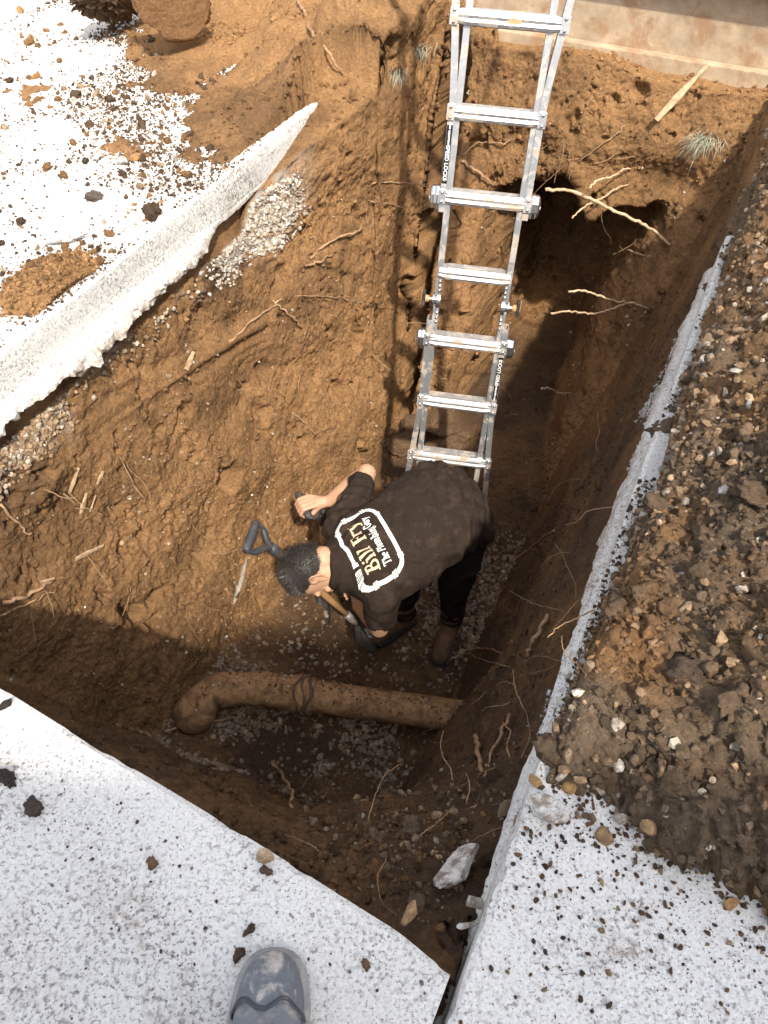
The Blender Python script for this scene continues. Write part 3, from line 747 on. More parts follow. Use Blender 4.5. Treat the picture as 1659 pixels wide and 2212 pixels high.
# big boulder and stones at the far left
def boulder(x, y, z, r, colr, label, squash=(1.2, 1, .8), kind='stone', mat=None, rz=.4):
    tv, tf = ico(5, int(x) % 50 + 3, 1, .3, kind == 'stone')
    tv = tv * (1 + .10 * fbm(tv * 1.0, 1.5, 4, 7) + .03 * fbm(tv, 7, 3, 9))[:, None]
    me = me_np('boulder', tv, tf, True, np.repeat(np.asarray(colr)[None], len(tv), 0))
    o = link('boulder', me, mat or SOIL); o.scale = (r * squash[0], r * squash[1], r * squash[2]); o.rotation_euler = (0, .2, rz)
    o.location = at(x, y, z); return set_props(o, label, 'boulder')
boulder(345, -5, .26, .17, (.24, .13, .06), 'large earth covered boulder at the far end of the left paving', (1.15, .9, .8))
boulder(225, -18, .2, .15, (.16, .10, .06), 'dark rough lump of earth left of the large boulder', (1.4, .8, .7), 'clod', rz=1)
for (x, y, r, lb) in ((885, 955, .10, 'brown boulder beside the left ladder rail at the trench floor'), (940, 930, .13, 'wide brown boulder on the trench floor behind the bent person'),
                      (985, 965, .11, 'low brown boulder under the lowest visible ladder rung'), (900, 905, .08, 'small brown boulder in the far left corner of the floor')):
    q, n_ = hit(x, y); o = boulder(x, y, q.z, r, (.17, .105, .058), lb, (1.1, 1, .9)); o.location = q + n_ * r * .5
# clods that fill the near right corner
cw_ = inner * (gd < .75) * np.exp(-(((gs - .45) / .28) ** 2 + ((gw + .16) / .22) ** 2)) * ((gside == 0) | (gside == 1))
i = pick(cw_, 1300)
scatter('corner_crumbs', pf[i], NG[i], sizes(len(i), .003, .012, 2.2), mixcol(len(i), ((C2, 3), (C5, 3), (TAN, 1.2), (PALE, .4))), CHIP, SOIL, 'brown clods and stones filling the near right corner of the trench', .3)
j = spaced(pick(cw_, 60), .04)[:22]
for q in j:
    r_ = random.uniform(.014, .028); c = random.choice(pal[:5])
    if random.random() < .45: place_stone('stone', pf[q], NG[q], r_ * .8, c, '%s %s stone in the soil of the near right corner' % (sz_word(r_, .014, .028), PNAME[pal.index(c)]), 'stone', 'stones in the near right corner', .35)
    else: place_stone('clod', pf[q], NG[q], r_, (.17, .11, .065), '%s soil clod in the near right corner' % sz_word(r_, .014, .028), 'soil clod', 'soil clods in the near right corner', .35)
# pieces of broken concrete at the near right corner
def chunk(x, y, z, size, rot, label, seed, colr=(.62, .6, .56)):
    tv, tf = ico(4, seed, 1, .3, True)
    tv = tv * (1 + .05 * fbm(tv, 6, 3, seed))[:, None]
    me = me_np('concrete_piece', tv, tf, False, np.repeat(np.asarray(colr)[None], len(tv), 0)); o = link('concrete_piece', me, STONE)
    o.scale = size; o.rotation_euler = rot; o.location = at(x, y, z); return set_props(o, label, 'concrete piece')
chunk(992, 1868, -.19, (.060, .024, .036), (.5, .35, .75), 'long white broken concrete piece stuck in the near right corner of the trench', 3)
chunk(1022, 1948, -.11, (.012, .022, .016), (.3, .2, .4), 'white concrete chip below the long piece in the corner', 5)
chunk(1008, 1998, -.08, (.018, .007, .007), (.1, .2, .3), 'thin flat concrete sliver at the end of the near paving', 8)
chunk(885, 1972, -.10, (.016, .014, .013), (.3, .2, .9), 'tan stone resting at the edge of the near paving by the corner', 9, (.42, .27, .14))
chunk(150, 515, .012, (.075, .028, .012), (.05, .0, .35), 'flat white flake lying on the left paving', 12, (.66, .65, .63))
# ------------------------------------------------------------------ the ladder
LAD = Vector((.066, .237, .969)).normalized()
P3 = Vector((.406, 2.95, -.107))
LW = Vector((1, -.15, -.03)); LW = (LW - LAD * LW.dot(LAD)).normalized()
LN = LW.cross(LAD)                                   # towards the viewer
if LN.y > 0: LN = -LN
foot_z = hit(1055, 1190)[0].z
LFOOT = (P3.z - foot_z) / LAD.z + .02
LORG = P3 - LAD * LFOOT
LROT = Matrix((-LW, LN, LAD)).transposed()           # local x across, y to the viewer, z up the ladder
ladder = empty('extension_ladder', LORG, 'muddy aluminium folding ladder standing in the trench', 'ladder')
ladder.rotation_euler = LROT.to_euler()
def lpart(name, bm, mat, parent=ladder, smooth=False):
    return link(name, me_bm(name, bm, smooth), mat, parent)
H0 = LFOOT                                           # height of the third rung above the foot
def hw_outer(h):                                     # half width of the outer sections at height h
    r = h - H0
    if r > .33: return .168 + .028 * ((r - .33) / .32) ** 1.25
    if r < -.90: return .168 + .040 * ((-.90 - r) / .55) ** 1.25 if r > -1.9 else .24
    return .168
def rail(h0, h1, fn, sx, depth=.062, thick=.026, step=.05, y0=0.0):
    """a C shaped rail: web outside, flanges inwards"""
    bm = bmesh.new(); hs = np.linspace(h0, h1, max(2, int((h1 - h0) / step) + 1)); t = .004
    prof = [(0, -.5), (0, .5), (-1, .5), (-1, .5 - t / depth), (-t / thick, .5 - t / depth), (-t / thick, -.5 + t / depth), (-1, -.5 + t / depth), (-1, -.5)]
    rings = [[bm.verts.new((sx * (fn(h) + px * thick + .013), y0 + py * depth, h)) for px, py in prof] for h in hs]
    for a_, b_ in zip(rings, rings[1:]):
        for k in range(8): bm.faces.new((a_[k], a_[(k + 1) % 8], b_[(k + 1) % 8], b_[k]))
    bm.faces.new(rings[0]); bm.faces.new(rings[-1][::-1]); return bm
TOP = H0 + 1.35
for sx in (-1, 1):
    lpart('outer_rail', rail(.03, H0 - .52, hw_outer, sx), ALU)
    lpart('outer_rail', rail(H0 - .06, TOP, hw_outer, sx), ALU)
    lpart('inner_rail', rail(.62, H0 - .41, lambda h: .146, sx, .05, .024), ALU)
    lpart('inner_rail', rail(H0 - .405, TOP - .05, lambda h: .146, sx, .05, .024), ALU)
    bm = bmesh.new(); x0 = sx * hw_outer(.03)
    add_box(bm, (x0, 0, .02), (.036, .075, .05), None, .006); lpart('rubber_foot', bm, BLACK_PL)
_b = bmesh.new(); bmesh.ops.create_uvsphere(_b, u_segments=10, v_segments=6, radius=.0065); RIVET = me_bm('rivet', _b, True); RIVET.materials.append(ALU_WET)
def rivet(p_, parent): return link('rivet', RIVET, None, parent, p_)
def rung(h, hw, wide=True):
    bm = bmesh.new(); n = 9
    xs = np.linspace(-hw, hw, n)
    # ribbed channel: front face, tread and back lip; the ends pinch down to the bracket
    base = [(.030, -.020), (.034, -.012), (.030, -.004), (.033, .004), (.030, .012), (.026, .019), (.014, .021), (.008, .018), (-.004, .021), (-.012, .018), (-.026, .021), (-.030, .016), (-.030, -.018), (-.02, -.022), (.02, -.023)]
    rings = []
    for x in xs:
        e = max(0, (abs(x) / hw - .86) / .14); k = 1 - .28 * e
        rings.append([bm.verts.new((x, py * (1.12 - .15 * e) + .004, h + pz * 1.25 * k)) for py, pz in base])
    for a_, b_ in zip(rings, rings[1:]):
        m = len(base)
        for k in range(m): bm.faces.new((a_[k], a_[(k + 1) % m], b_[(k + 1) % m], b_[k]))
    bm.faces.new(rings[0]); bm.faces.new(rings[-1][::-1])
    r = lpart('rung', bm, ALU)
    if wide:
        for sx in (-1, 1):
            bm = bmesh.new(); add_box(bm, (sx * (hw - .004), .036, h), (.030, .006, .056), None, .002)
            add_box(bm, (sx * (hw - .034), .034, h + .012), (.03, .006, .012), Matrix.Rotation(0, 3, 'Z'), .002)
            b_ = lpart('bracket', bm, ALU, r)
            for dz in (-.018, .018): rivet((sx * (hw - .004), .0395, h + dz), r)
    return r
for k, wide in ((3, 1), (2, 1), (1, 1), (0, 1), (-1, 0), (-2, 1), (-3, 1), (-4, 1), (-5, 1)):
    h = H0 + .305 * k
    rung(h, hw_outer(h) + .008 if wide else .150, bool(wide))
# spring lock housings beside the third and fifth rung
def lock(h, sx):
    bm = bmesh.new(); x0 = sx * (hw_outer(h) + .014)
    prof = [(0, .048), (.012, .050), (.020, .046), (.030, .047), (.036, .040), (.040, .026), (.041, .0)]
    seg = 8; rings = []
    for px, r_ in prof:
        rings.append([bm.verts.new((x0 + sx * px, math.sin(2 * math.pi * (k + .5) / seg) * r_ * .8, h - .01 + math.cos(2 * math.pi * (k + .5) / seg) * r_)) for k in range(seg)] if r_ > 0 else None)
    rings = [r_ for r_ in rings if r_]
    for a_, b_ in zip(rings, rings[1:]):
        for k in range(seg): bm.faces.new((a_[k], a_[(k + 1) % seg], b_[(k + 1) % seg], b_[k]))
    bm.faces.new(rings[0]); bm.faces.new(rings[-1])
    bmesh.ops.bevel(bm, geom=bm.edges[:], offset=.002, segments=1, affect='EDGES')
    o = lpart('lock_housing', bm, ALU_WET)
    bm = bmesh.new(); add_box(bm, (x0 + sx * .039, 0, h - .01), (.006, .05, .012), None, .002); lpart('lock_lever', bm, ALU, o)
for h in (H0 + .0, H0 - .61):
    for sx in (-1, 1): lock(h, sx)
# hinges with knobs where the two halves meet
for sx in (-1, 1):
    h = H0 - .435; x0 = sx * .16
    bm = bmesh.new()
    add_cyl(bm, (x0 - sx * .028, 0, h), (x0 - sx * .012, 0, h), .040, seg=20); add_cyl(bm, (x0 - sx * .011, 0, h), (x0 + sx * .006, 0, h), .028, seg=20)
    hg = lpart('hinge_plate', bm, ALU_WET)
    bm = bmesh.new(); add_cyl(bm, (x0 + sx * .006, 0, h), (x0 + sx * .03, 0, h), .008, seg=12); lpart('hinge_pin', bm, ALU, hg)
    bm = bmesh.new(); add_cyl(bm, (x0 + sx * .022, 0, h), (x0 + sx * .038, 0, h), .014, .017, seg=14); lpart('knob_collar', bm, ORANGE_PL, hg)
    bm = bmesh.new()
    add_box(bm, (x0 + sx * .046, 0, h), (.015, .034, .072), None, .006); lpart('hinge_knob', bm, BLACK_PL, hg)
    bm = bmesh.new(); add_box(bm, (x0 + sx * .0545, 0, h + .012), (.004, .018, .046), None, .0015); lpart('knob_inlay', bm, ORANGE_PL, hg)
    for dz in (.05, .07, .09, .11, -.05, -.07, -.09): rivet((x0 - sx * .020, .028, h + dz), hg)
# rail stickers with lettering
STK = mat_plain('sticker_black', (.015, .015, .016), .35, var=.1, bmp=0)
WHT = mat_plain('print_white', (.8, .79, .76), .6, var=.06, bmp=0)
def text_mesh(s, size, bold=0.0):
    cu = bpy.data.curves.new('t', 'FONT'); cu.body = s; cu.size = size; cu.align_x = 'CENTER'; cu.align_y = 'CENTER'; cu.offset = bold; cu.resolution_u = 3
    o = bpy.data.objects.new('t', cu); COL.objects.link(o); bpy.context.view_layer.update()
    me = bpy.data.meshes.new_from_object(o.evaluated_get(bpy.context.evaluated_depsgraph_get()))
    bpy.data.objects.remove(o); bpy.data.curves.remove(cu); return me
def sticker(hc, sx, flip):
    x0 = sx * (.168 + .001)
    bm = bmesh.new(); add_box(bm, (x0, .0320, hc), (.022, .002, .21), None, 0)
    st = lpart('sticker', bm, STK)
    for s, dz, sz in (('SPEED LOCKS', .03 * flip, .021), ('EASY ADJUSTMENT', -.072 * flip, .009)):
        me = text_mesh(s, sz, .0004); me.materials.append(WHT)
        o = link('sticker_lettering', me, None, st)
        M = Matrix(((0, flip, 0, 0), (0, 0, 1, 0), (flip, 0, 0, 0), (0, 0, 0, 1)))   # the words run along the rail
        o.matrix_local = Matrix.Translation((x0, .0336, hc + dz)) @ M
    bm = bmesh.new(); e = .085 * flip
    v_ = [bm.verts.new((x0 + dx, .0335, hc + e + dz * flip)) for dx, dz in ((-.006, 0), (.006, 0), (0, .014))]
    bm.faces.new(v_); lpart('sticker_arrow', bm, ORANGE_PL, st)
sticker(H0 + .155, 1, -1)
sticker(H0 - .76, -1, 1)
bm = bmesh.new(); add_box(bm, (-.02, .0395, H0 + .607), (.05, .0015, .020), None, 0); lpart('warning_label', bm, mat_plain('label_tan', (.42, .27, .14), .8, var=.3, scale=200, bmp=0))

# ------------------------------------------------------------------ the old drain pipe
PIPE = mat_plain('muddy_pipe', (.30, .17, .08), .85, var=.5, scale=34, bmp=.9, bdist=.010, dirt=(.13, .072, .034), dirt_amt=.9, dirt_scale=13, coord='gen', spec=.3)
pz = -1.625
pa, pb, pc, pd = at(470, 1492, pz), at(560, 1488, pz), at(655, 1500, pz), at(1000, 1548, pz - .02)
pipe = empty('drain_pipe', at(655, 1500, pz - .09), 'muddy brown drain pipe with elbow and coupling crossing the trench floor', 'pipe')
pl = Vector(pipe.location)
def ppart(name, bm, mat):
    me = me_bm(name, bm, True); me.transform(Matrix.Translation(-pl)); return link(name, me, mat, pipe)
def tube_part(name, pts, radii, mat, seg=28):
    bm = bmesh.new(); add_tube(bm, pts, radii, seg); return ppart(name, bm, mat)
ax = (pd - pc).normalized()
tube_part('pipe_section', [pc + (pd - pc) * t for t in np.linspace(-.02, 1.6, 18)], .069, PIPE)
tube_part('coupling', [pc + ax * t for t in (-.055, -.052, -.03, -.028, .02, .022, .05, .053)], [.072, .080, .082, .086, .087, .082, .080, .071], PIPE)
end = at(432, 1522, pz - .02)
el = catmull([end + Vector((-.05, -.03, -.07)), end, pa, pb, pc - ax * .03], 6)
tube_part('elbow', el, [.074 + .004 * math.sin(k * 1.1) for k in range(len(el))], PIPE)
tube_part('hub', [end + Vector((-.06, -.035, -.085)), end + Vector((-.045, -.027, -.06)), end + Vector((-.01, -.01, -.016)), end + Vector((.012, .004, .004))], [.078, .088, .089, .076], PIPE)
bm = bmesh.new()
for t in (-.02, .008, .034): add_tube(bm, [pc + ax * (t + .014 * math.sin(k * 1.3 + t * 50)) + (frame_z(ax) @ Vector((math.cos(k * .42) * (.086 + .006 * math.sin(k * 2.3 + t * 90)), math.sin(k * .42) * (.086 + .006 * math.cos(k * 1.9 + t * 70)), 0))) for k in range(16)], .007, 6)
ppart('torn_wrapping', bm, mat_plain('torn_tape', (.10, .06, .035), .8, var=.4, scale=30, coord='gen'))

pc_, pn_, ps_ = [], [], []
for k in range(900):
    t = random.random(); q = el[int(t * 2 * (len(el) - 1))] if t < .5 else pc.lerp(pd, (t - .5) * 2); d_ = ax
    a_ = random.gauss(math.pi / 2, .75); u_ = Vector((-d_.y, d_.x, 0)).normalized(); n_ = u_ * math.cos(a_) + Vector((0, 0, 1)) * math.sin(a_)
    pc_.append(q + n_ * (.073 if t < .5 else .068)); pn_.append(n_); ps_.append(.0015 + .0075 * random.random() ** 2.5)
scatter('pipe_crumbs', np.array([list(p_) for p_ in pc_]), np.array([list(p_) for p_ in pn_]), ps_, mixcol(900, ((C1, 2), (C2, 3), (PALE, .5))), CHIP, SOIL, 'soil crumbs lying on the old drain pipe')
# ------------------------------------------------------------------ shovels
SHAFT = mat_plain('shovel_shaft_wood', (.46, .26, .11), .55, var=.25, scale=20, bmp=.1, dirt=(.22, .13, .07), dirt_amt=.6, dirt_scale=20, coord='gen')
DH = mat_plain('grey_plastic_grip', (.045, .047, .052), .42, var=.25, scale=30, bmp=.15, dirt=(.14, .09, .06), dirt_amt=.6, dirt_scale=18, coord='gen')
STEEL = mat_plain('worn_steel', (.42, .41, .40), .4, .8, var=.25, scale=30, bmp=.2, dirt=(.10, .065, .04), dirt_amt=.9, dirt_scale=9, coord='gen')
def shovel(A, B, J, E, label):
    """A, B grip ends; J where the yoke meets the shaft; E tip of the blade"""
    A, B, J, E = map(Vector, (A, B, J, E)); o = empty('shovel', E, label, 'shovel'); L = Vector(E)
    def add(name, bm, mat, sm=True):
        me = me_bm(name, bm, sm); me.transform(Matrix.Translation(-L)); return link(name, me, mat, o)
    g = (B - A).normalized(); ax_ = (E - J).normalized()
    bm = bmesh.new()
    add_tube(bm, [A - g * .008, A, A + (B - A) * .25, A + (B - A) * .5, A + (B - A) * .75, B, B + g * .008], [.012, .0165, .0175, .018, .0175, .0165, .012], 14); add('grip', bm, DH)
    bm = bmesh.new()
    for q in (A, B):
        c = catmull([q, q + (J - q) * .35 + (q - (A + B) / 2) * .25, q + (J - q) * .75, J + ax_ * .02], 5)
        add_tube(bm, c, [(.013, .010)] * 6 + [(.015, .012)] * (len(c) - 6), 10)
    add_tube(bm, [J - ax_ * .005, J + ax_ * .03, J + ax_ * .085, J + ax_ * .09], [.019, .022, .020, .016], 14); add('yoke', bm, DH)
    L2 = (E - J).length; s0 = J + ax_ * .08; s1 = J + ax_ * (L2 - .27)
    bm = bmesh.new(); add_tube(bm, [s0, s0.lerp(s1, .3), s0.lerp(s1, .6), s1], .0155, 14); add('shaft', bm, SHAFT)
    side_ = g - ax_ * g.dot(ax_); side_.normalize(); nrm = ax_.cross(side_)
    bm = bmesh.new(); add_tube(bm, [s1 - ax_ * .10, s1 - ax_ * .02, s1 + ax_ * .05], [.018, .019, .012], 12); add('socket', bm, STEEL)
    bm = bmesh.new(); rows = []
    for t in np.linspace(0, 1, 9):
        w_ = .105 * (1 if t < .7 else 1 - ((t - .7) / .3) ** 2 * .75); rows.append([])
        for k in range(9):
            u = k / 4 - 1; rows[-1].append(bm.verts.new(s1 + ax_ * (.02 + .26 * t) + side_ * u * w_ + nrm * (.028 * u * u - .012 + .02 * t * t)))
    for a_, b_ in zip(rows, rows[1:]):
        for k in range(8): bm.faces.new((a_[k], a_[k + 1], b_[k + 1], b_[k]))
    bmesh.ops.solidify(bm, geom=bm.faces[:], thickness=.003); add('blade', bm, STEEL); return o
GA, GB = Vector((-.387, 2.285, -1.15)), Vector((-.33, 2.155, -1.15))
bz = hit(700, 1294)[0]
shovel(GA, GB, (-.285, 2.255, -1.225), (-.295, 2.185, bz.z - .02), 'upright shovel whose grip the bent person holds by the left trench wall')
shovel(at(532, 1188, -.80), at(553, 1130, -.80), at(586, 1182, -.90), (-.05, 2.0, -1.93), 'leaning shovel with a grey D grip left of the person head')
# ------------------------------------------------------------------ the person bent over in the trench
SKIN = mat_plain('skin', (.50, .29, .18), .5, var=.12, scale=35, bmp=.15, bdist=.002, spec=.35, dirt=(.36, .2, .12), dirt_amt=.4, dirt_scale=9)
CLOTH = mat_plain('dark_brown_cotton', (.026, .0175, .0125), .92, var=.25, scale=60, bmp=.25, bdist=.001, spec=.15, dirt=(.075, .05, .034), dirt_amt=.35, dirt_scale=17)
TROU = mat_plain('black_work_cotton', (.016, .014, .013), .9, var=.3, scale=60, bmp=.25, bdist=.001, spec=.12, dirt=(.05, .032, .02), dirt_amt=.4, dirt_scale=8)
HAIR = mat_plain('dark_greying_hair', (.030, .025, .022), .5, var=.5, scale=120, bmp=.3, bdist=.001, spec=.5)
LEATHER = mat_plain('muddy_leather', (.10, .055, .03), .75, var=.4, scale=30, bmp=.3, dirt=(.20, .12, .065), dirt_amt=.7, dirt_scale=12)
PORG = Vector((.28, 2.05, -1.92))
person = empty('person', PORG, 'person in a dark printed shirt bending over with a shovel in the trench', 'person')
class Blob:
    """overlapping closed shells that a voxel remesh fuses into one skin"""
    def __init__(self): self.v, self.f, self.n = [], [], 0
    def add(self, v, f): self.v.append(v); self.f.append(f + self.n); self.n += len(v)
def _ico(sub):
    b_ = bmesh.new(); bmesh.ops.create_icosphere(b_, subdivisions=sub, radius=1); v = np.array([x.co for x in b_.verts]); f = np.array([[q.index for q in p_.verts] for p_ in b_.faces]); b_.free(); return v, f
BALL2, BALL3 = _ico(2), _ico(3)
def remeshed(name, bl, voxel, iters, mat, parent=person, fn=None, org=PORG):
    me = me_np('tmp', np.concatenate(bl.v), np.concatenate(bl.f))
    o = bpy.data.objects.new('tmp', me); COL.objects.link(o)
    m = o.modifiers.new('r', 'REMESH'); m.mode = 'VOXEL'; m.voxel_size = voxel; m.use_smooth_shade = True
    if iters: m2 = o.modifiers.new('s', 'SMOOTH'); m2.factor = .5; m2.iterations = iters
    bpy.context.view_layer.update()
    r = bpy.data.meshes.new_from_object(o.evaluated_get(bpy.context.evaluated_depsgraph_get()))
    bpy.data.objects.remove(o)
    n = len(r.vertices); co = np.empty(n * 3, np.float32); r.vertices.foreach_get('co', co); co = co.reshape(-1, 3)
    no = np.empty(n * 3, np.float32); r.vertices.foreach_get('normal', no); no = no.reshape(-1, 3)
    if fn is not None: co = fn(co, no)
    co = co - np.array(org, np.float32); r.vertices.foreach_set('co', co.astype(np.float32).ravel())
    r.polygons.foreach_set('use_smooth', np.full(len(r.polygons), True)); r.update(); r.name = name
    return link(name, r, mat, parent)
def limb(bl, pts):
    """pts: (x, y, z, radius); balls strung closely so that the surface fuses"""
    for (a, b) in zip(pts, pts[1:]):
        A, B = np.array(a[:3]), np.array(b[:3]); n = max(2, int(np.linalg.norm(B - A) / (min(a[3], b[3]) * .35)) + 1)
        for k in range(n + 1):
            t = k / n; bl.add(BALL2[0] * (a[3] + (b[3] - a[3]) * t) + (A + (B - A) * t), BALL2[1])
def ell(bl, c, axes, radii, sub=3):
    v = (BALL3[0] * np.array(radii)) @ np.array([list(x) for x in axes]); bl.add(v + np.array(c), BALL3[1])
LAX = Vector((.48, -.877, 0)).normalized(); FWD = Vector((-.877, -.48, 0)).normalized(); UPV = Vector((0, 0, 1))
def loft(bl, rings, seg=28):
    """rings: centre, half width, half thickness up, half thickness down"""
    V_ = []
    for i, (c, a_, bu, bd) in enumerate(rings):
        c = Vector(c); d = (Vector(rings[min(i + 1, len(rings) - 1)][0]) - Vector(rings[max(i - 1, 0)][0])).normalized()
        side_ = (LAX - d * LAX.dot(d)).normalized(); up = side_.cross(d)
        if up.z < 0: up = -up
        V_ += [c + side_ * a_ * math.copysign(abs(math.cos(t)) ** .85, math.cos(t)) + up * (bu if math.sin(t) > 0 else bd) * math.sin(t) for t in [2 * math.pi * k / seg for k in range(seg)]]
    V_ += [Vector(rings[0][0]), Vector(rings[-1][0])]; n = len(rings); F_ = []
    for i in range(n - 1):
        for k in range(seg):
            p0, p1, q1, q0 = i * seg + k, i * seg + (k + 1) % seg, (i + 1) * seg + (k + 1) % seg, (i + 1) * seg + k
            F_ += [(p0, p1, q1), (p0, q1, q0)]
    for k in range(seg): F_ += [(n * seg, (k + 1) % seg, k), (n * seg + 1, (n - 1) * seg + k, (n - 1) * seg + (k + 1) % seg)]
    bl.add(np.array([list(v) for v in V_]), np.array(F_))
RS, RE, RWR = (-.175, 1.965, -1.0), (-.075, 2.262, -.985), (-.245, 2.232, -1.135)
LS, LE, LWR = (-.01, 1.650, -1.03), (-.02, 1.700, -1.33), (-.115, 1.885, -1.455)
NECK0, NECK1 = (-.17, 1.775, -.975), (-.245, 1.757, -.985)
# head frame
HUP = Vector((-.90, -.22, -.30)).normalized()
HL = Vector((.16, -.90, .36)); HL = (HL - HUP * HL.dot(HUP)).normalized()
HF = HL.cross(HUP).normalized()
HC = Vector((-.274, 1.752, -.998))
def hp(f, l, u): return HC + HF * f + HL * l + HUP * u
bm = Blob()
AX = (HF, HL, HUP)
ell(bm, hp(-.012, 0, .022), AX, (.099, .077, .098))
ell(bm, hp(.012, 0, -.045), AX, (.075, .066, .078))
ell(bm, hp(.045, 0, -.085), AX, (.045, .048, .035))          # chin
ell(bm, hp(.078, 0, .020), AX, (.022, .055, .020))         # brow
ell(bm, hp(.098, 0, -.025), AX, (.020, .014, .026))        # nose
ell(bm, hp(.088, 0, -.062), AX, (.010, .024, .006)); ell(bm, hp(.086, 0, -.072), AX, (.010, .022, .006))   # lips
for sd in (-1, 1):
    ell(bm, hp(.070, sd * .038, -.028), AX, (.018, .022, .018))   # cheeks
    ring = [hp(-.012 + .021 * math.cos(t) - .003 * math.sin(t), sd * (.076 + .010 * (.5 - .5 * math.cos(t))), -.018 + .033 * math.sin(t)) for t in [2 * math.pi * k / 14 * .9 + .3 for k in range(15)]]
    limb(bm, [(*p_, .0052) for p_ in ring])
    ell(bm, hp(-.010, sd * .074, -.018), AX, (.016, .008, .026))
    ell(bm, hp(.004, sd * .079, -.046), AX, (.009, .006, .010))
limb(bm, [(*hp(-.035, 0, -.055), .054), (*NECK1, .056), (*NECK0, .058), (-.10, 1.81, -1.0, .09)])
# arms and hands as one surface with the head and trunk
limb(bm, [(*RS, .052), (-.125, 2.115, -.985, .048), (*RE, .043), (-.15, 2.252, -1.055, .041), (*RWR, .029)])
limb(bm, [(*LS, .052), (-.015, 1.675, -1.18, .048), (*LE, .043), (-.065, 1.79, -1.385, .040), (*LWR, .028)])
limb(bm, [(*RS, .06), (-.09, 1.81, -1.0, .1), (*LS, .06)]); limb(bm, [(-.09, 1.81, -1.0, .1), (.13, 1.93, -1.0, .1), (.33, 2.06, -1.02, .11)])
def hand(bm, wrist, bar_mid, bar_dir, up):
    wrist = Vector(wrist); bm_, g = Vector(bar_mid), Vector(bar_dir).normalized()
    h = (bm_ - wrist); h = (h - g * h.dot(g)).normalized(); u = g.cross(h).normalized()
    if u.dot(Vector(up)) < 0: u = -u
    for k in range(4):
        b_ = bm_ + g * (k - 1.5) * .0215
        r_ = (.0090, .0098, .0096, .0086)[k]
        kn = b_ - h * (.034 - (.004 if k in (1, 2) else 0)) + u * .024
        limb(bm, [(*(wrist.lerp(kn, .35)), .016), (*kn, .0125)])
        limb(bm, [(*kn, .0118), (*(b_ + h * .010 + u * .029), r_ + .0012), (*(b_ + h * .030 + u * .004), r_), (*(b_ + h * .017 - u * .023), r_ * .9)])
    limb(bm, [(*(wrist), .027), (*(wrist.lerp(bm_ - h * .03 + u * .015, .6)), .026)])
    tb = bm_ - g * .030 - h * .055 + u * .004
    limb(bm, [(*wrist.lerp(tb, .5), .019), (*tb, .015), (*(bm_ - g * .040 - h * .022 - u * .012), .0115), (*(bm_ - g * .026 + h * .006 - u * .024), .0095)])
gdir = (GB - GA).normalized()
hand(bm, RWR, GA.lerp(GB, .60), -gdir, (0, 0, 1))
TA, TB = Vector((-.180, 1.985, -1.39)), Vector((-.130, 1.940, -1.54))
hand(bm, LWR, TA.lerp(TB, .5), (TB - TA), (.6, -.3, .6))
remeshed('body', bm, .0050, 5, SKIN)
EYE = mat_plain('eye', (.6, .58, .55), .2, var=.05, bmp=0)
bm = bmesh.new()
for sd in (-1, 1): bmesh.ops.create_uvsphere(bm, u_segments=12, v_segments=8, radius=.0115, matrix=Matrix.Translation(hp(.064, sd * .031, -.002) - PORG))
link('eyes', me_bm('eyes', bm, True), EYE, person)
# hair: a close cap and many short strands
def hairline(f, l, u):                       # directions on the unit head; > 0 where hair grows
    return u - float(np.interp(f, [-1, -.5, -.1, .25, .6, 1], [-.97, -.92, -.45, .05, .45, .6]))
bm = bmesh.new(); bmesh.ops.create_icosphere(bm, subdivisions=5, radius=1)
kill = [v for v in bm.verts if hairline(v.co.x, v.co.y, v.co.z) < .02 * math.sin(v.co.y * 30)]
bmesh.ops.delete(bm, geom=kill, context='VERTS')
M = Matrix.Translation(hp(-.012, 0, .022)) @ Matrix(AX).transposed().to_4x4()
for v in bm.verts:
    k = min(1, max(0, hairline(*v.co) / .5)); v.co = M @ Vector((v.co.x * (.0995 + .008 * k), v.co.y * (.0775 + .006 * k), v.co.z * (.0985 + .009 * k))) - PORG
hair = link('hair', me_bm('hair', bm, True), HAIR, person)
V, F = [], []
rg = np.random.default_rng(5); n = 0
while n < 7500:
    d = rg.normal(size=3); d /= np.linalg.norm(d); hk = hairline(*d)
    if hk < .0: continue
    k = min(1, max(0, hk / .5))
    if rg.random() > .25 + .75 * k: continue
    base = np.array((d[0] * .103, d[1] * .081, d[2] * .103)); ln = (.004 + .020 * k) * rg.uniform(.6, 1.2)
    flow = np.array((-.2 + .9 * (d[2] > .3), .25 * d[1] + .35 * math.sin(6 * d[0] + 2 * d[1]), .25 - .9 * (d[2] < .4))); flow = flow - d * flow.dot(d) * .9 + rg.normal(size=3) * .35
    tip = base + (d * .55 + flow * .8) * ln; sd = np.cross(d, flow); sd = sd / (np.linalg.norm(sd) + 1e-6) * .0011
    for q in (base + sd, base - sd, (base * .45 + tip * .55) + d * .002 + sd * .7, (base * .45 + tip * .55) + d * .002 - sd * .7, tip):
        V.append(M @ Vector(q) - PORG)
    b_ = 5 * n; F += [(b_, b_ + 1, b_ + 3), (b_, b_ + 3, b_ + 2), (b_ + 2, b_ + 3, b_ + 4)]; n += 1
HAIR2 = mat_plain('grey_hair_strands', (.055, .047, .041), .38, var=.7, scale=300, bmp=0, spec=.5)
set_props(link('hair_strands', me_np('hair_strands', V, F, True), HAIR2, hair), kind='stuff')
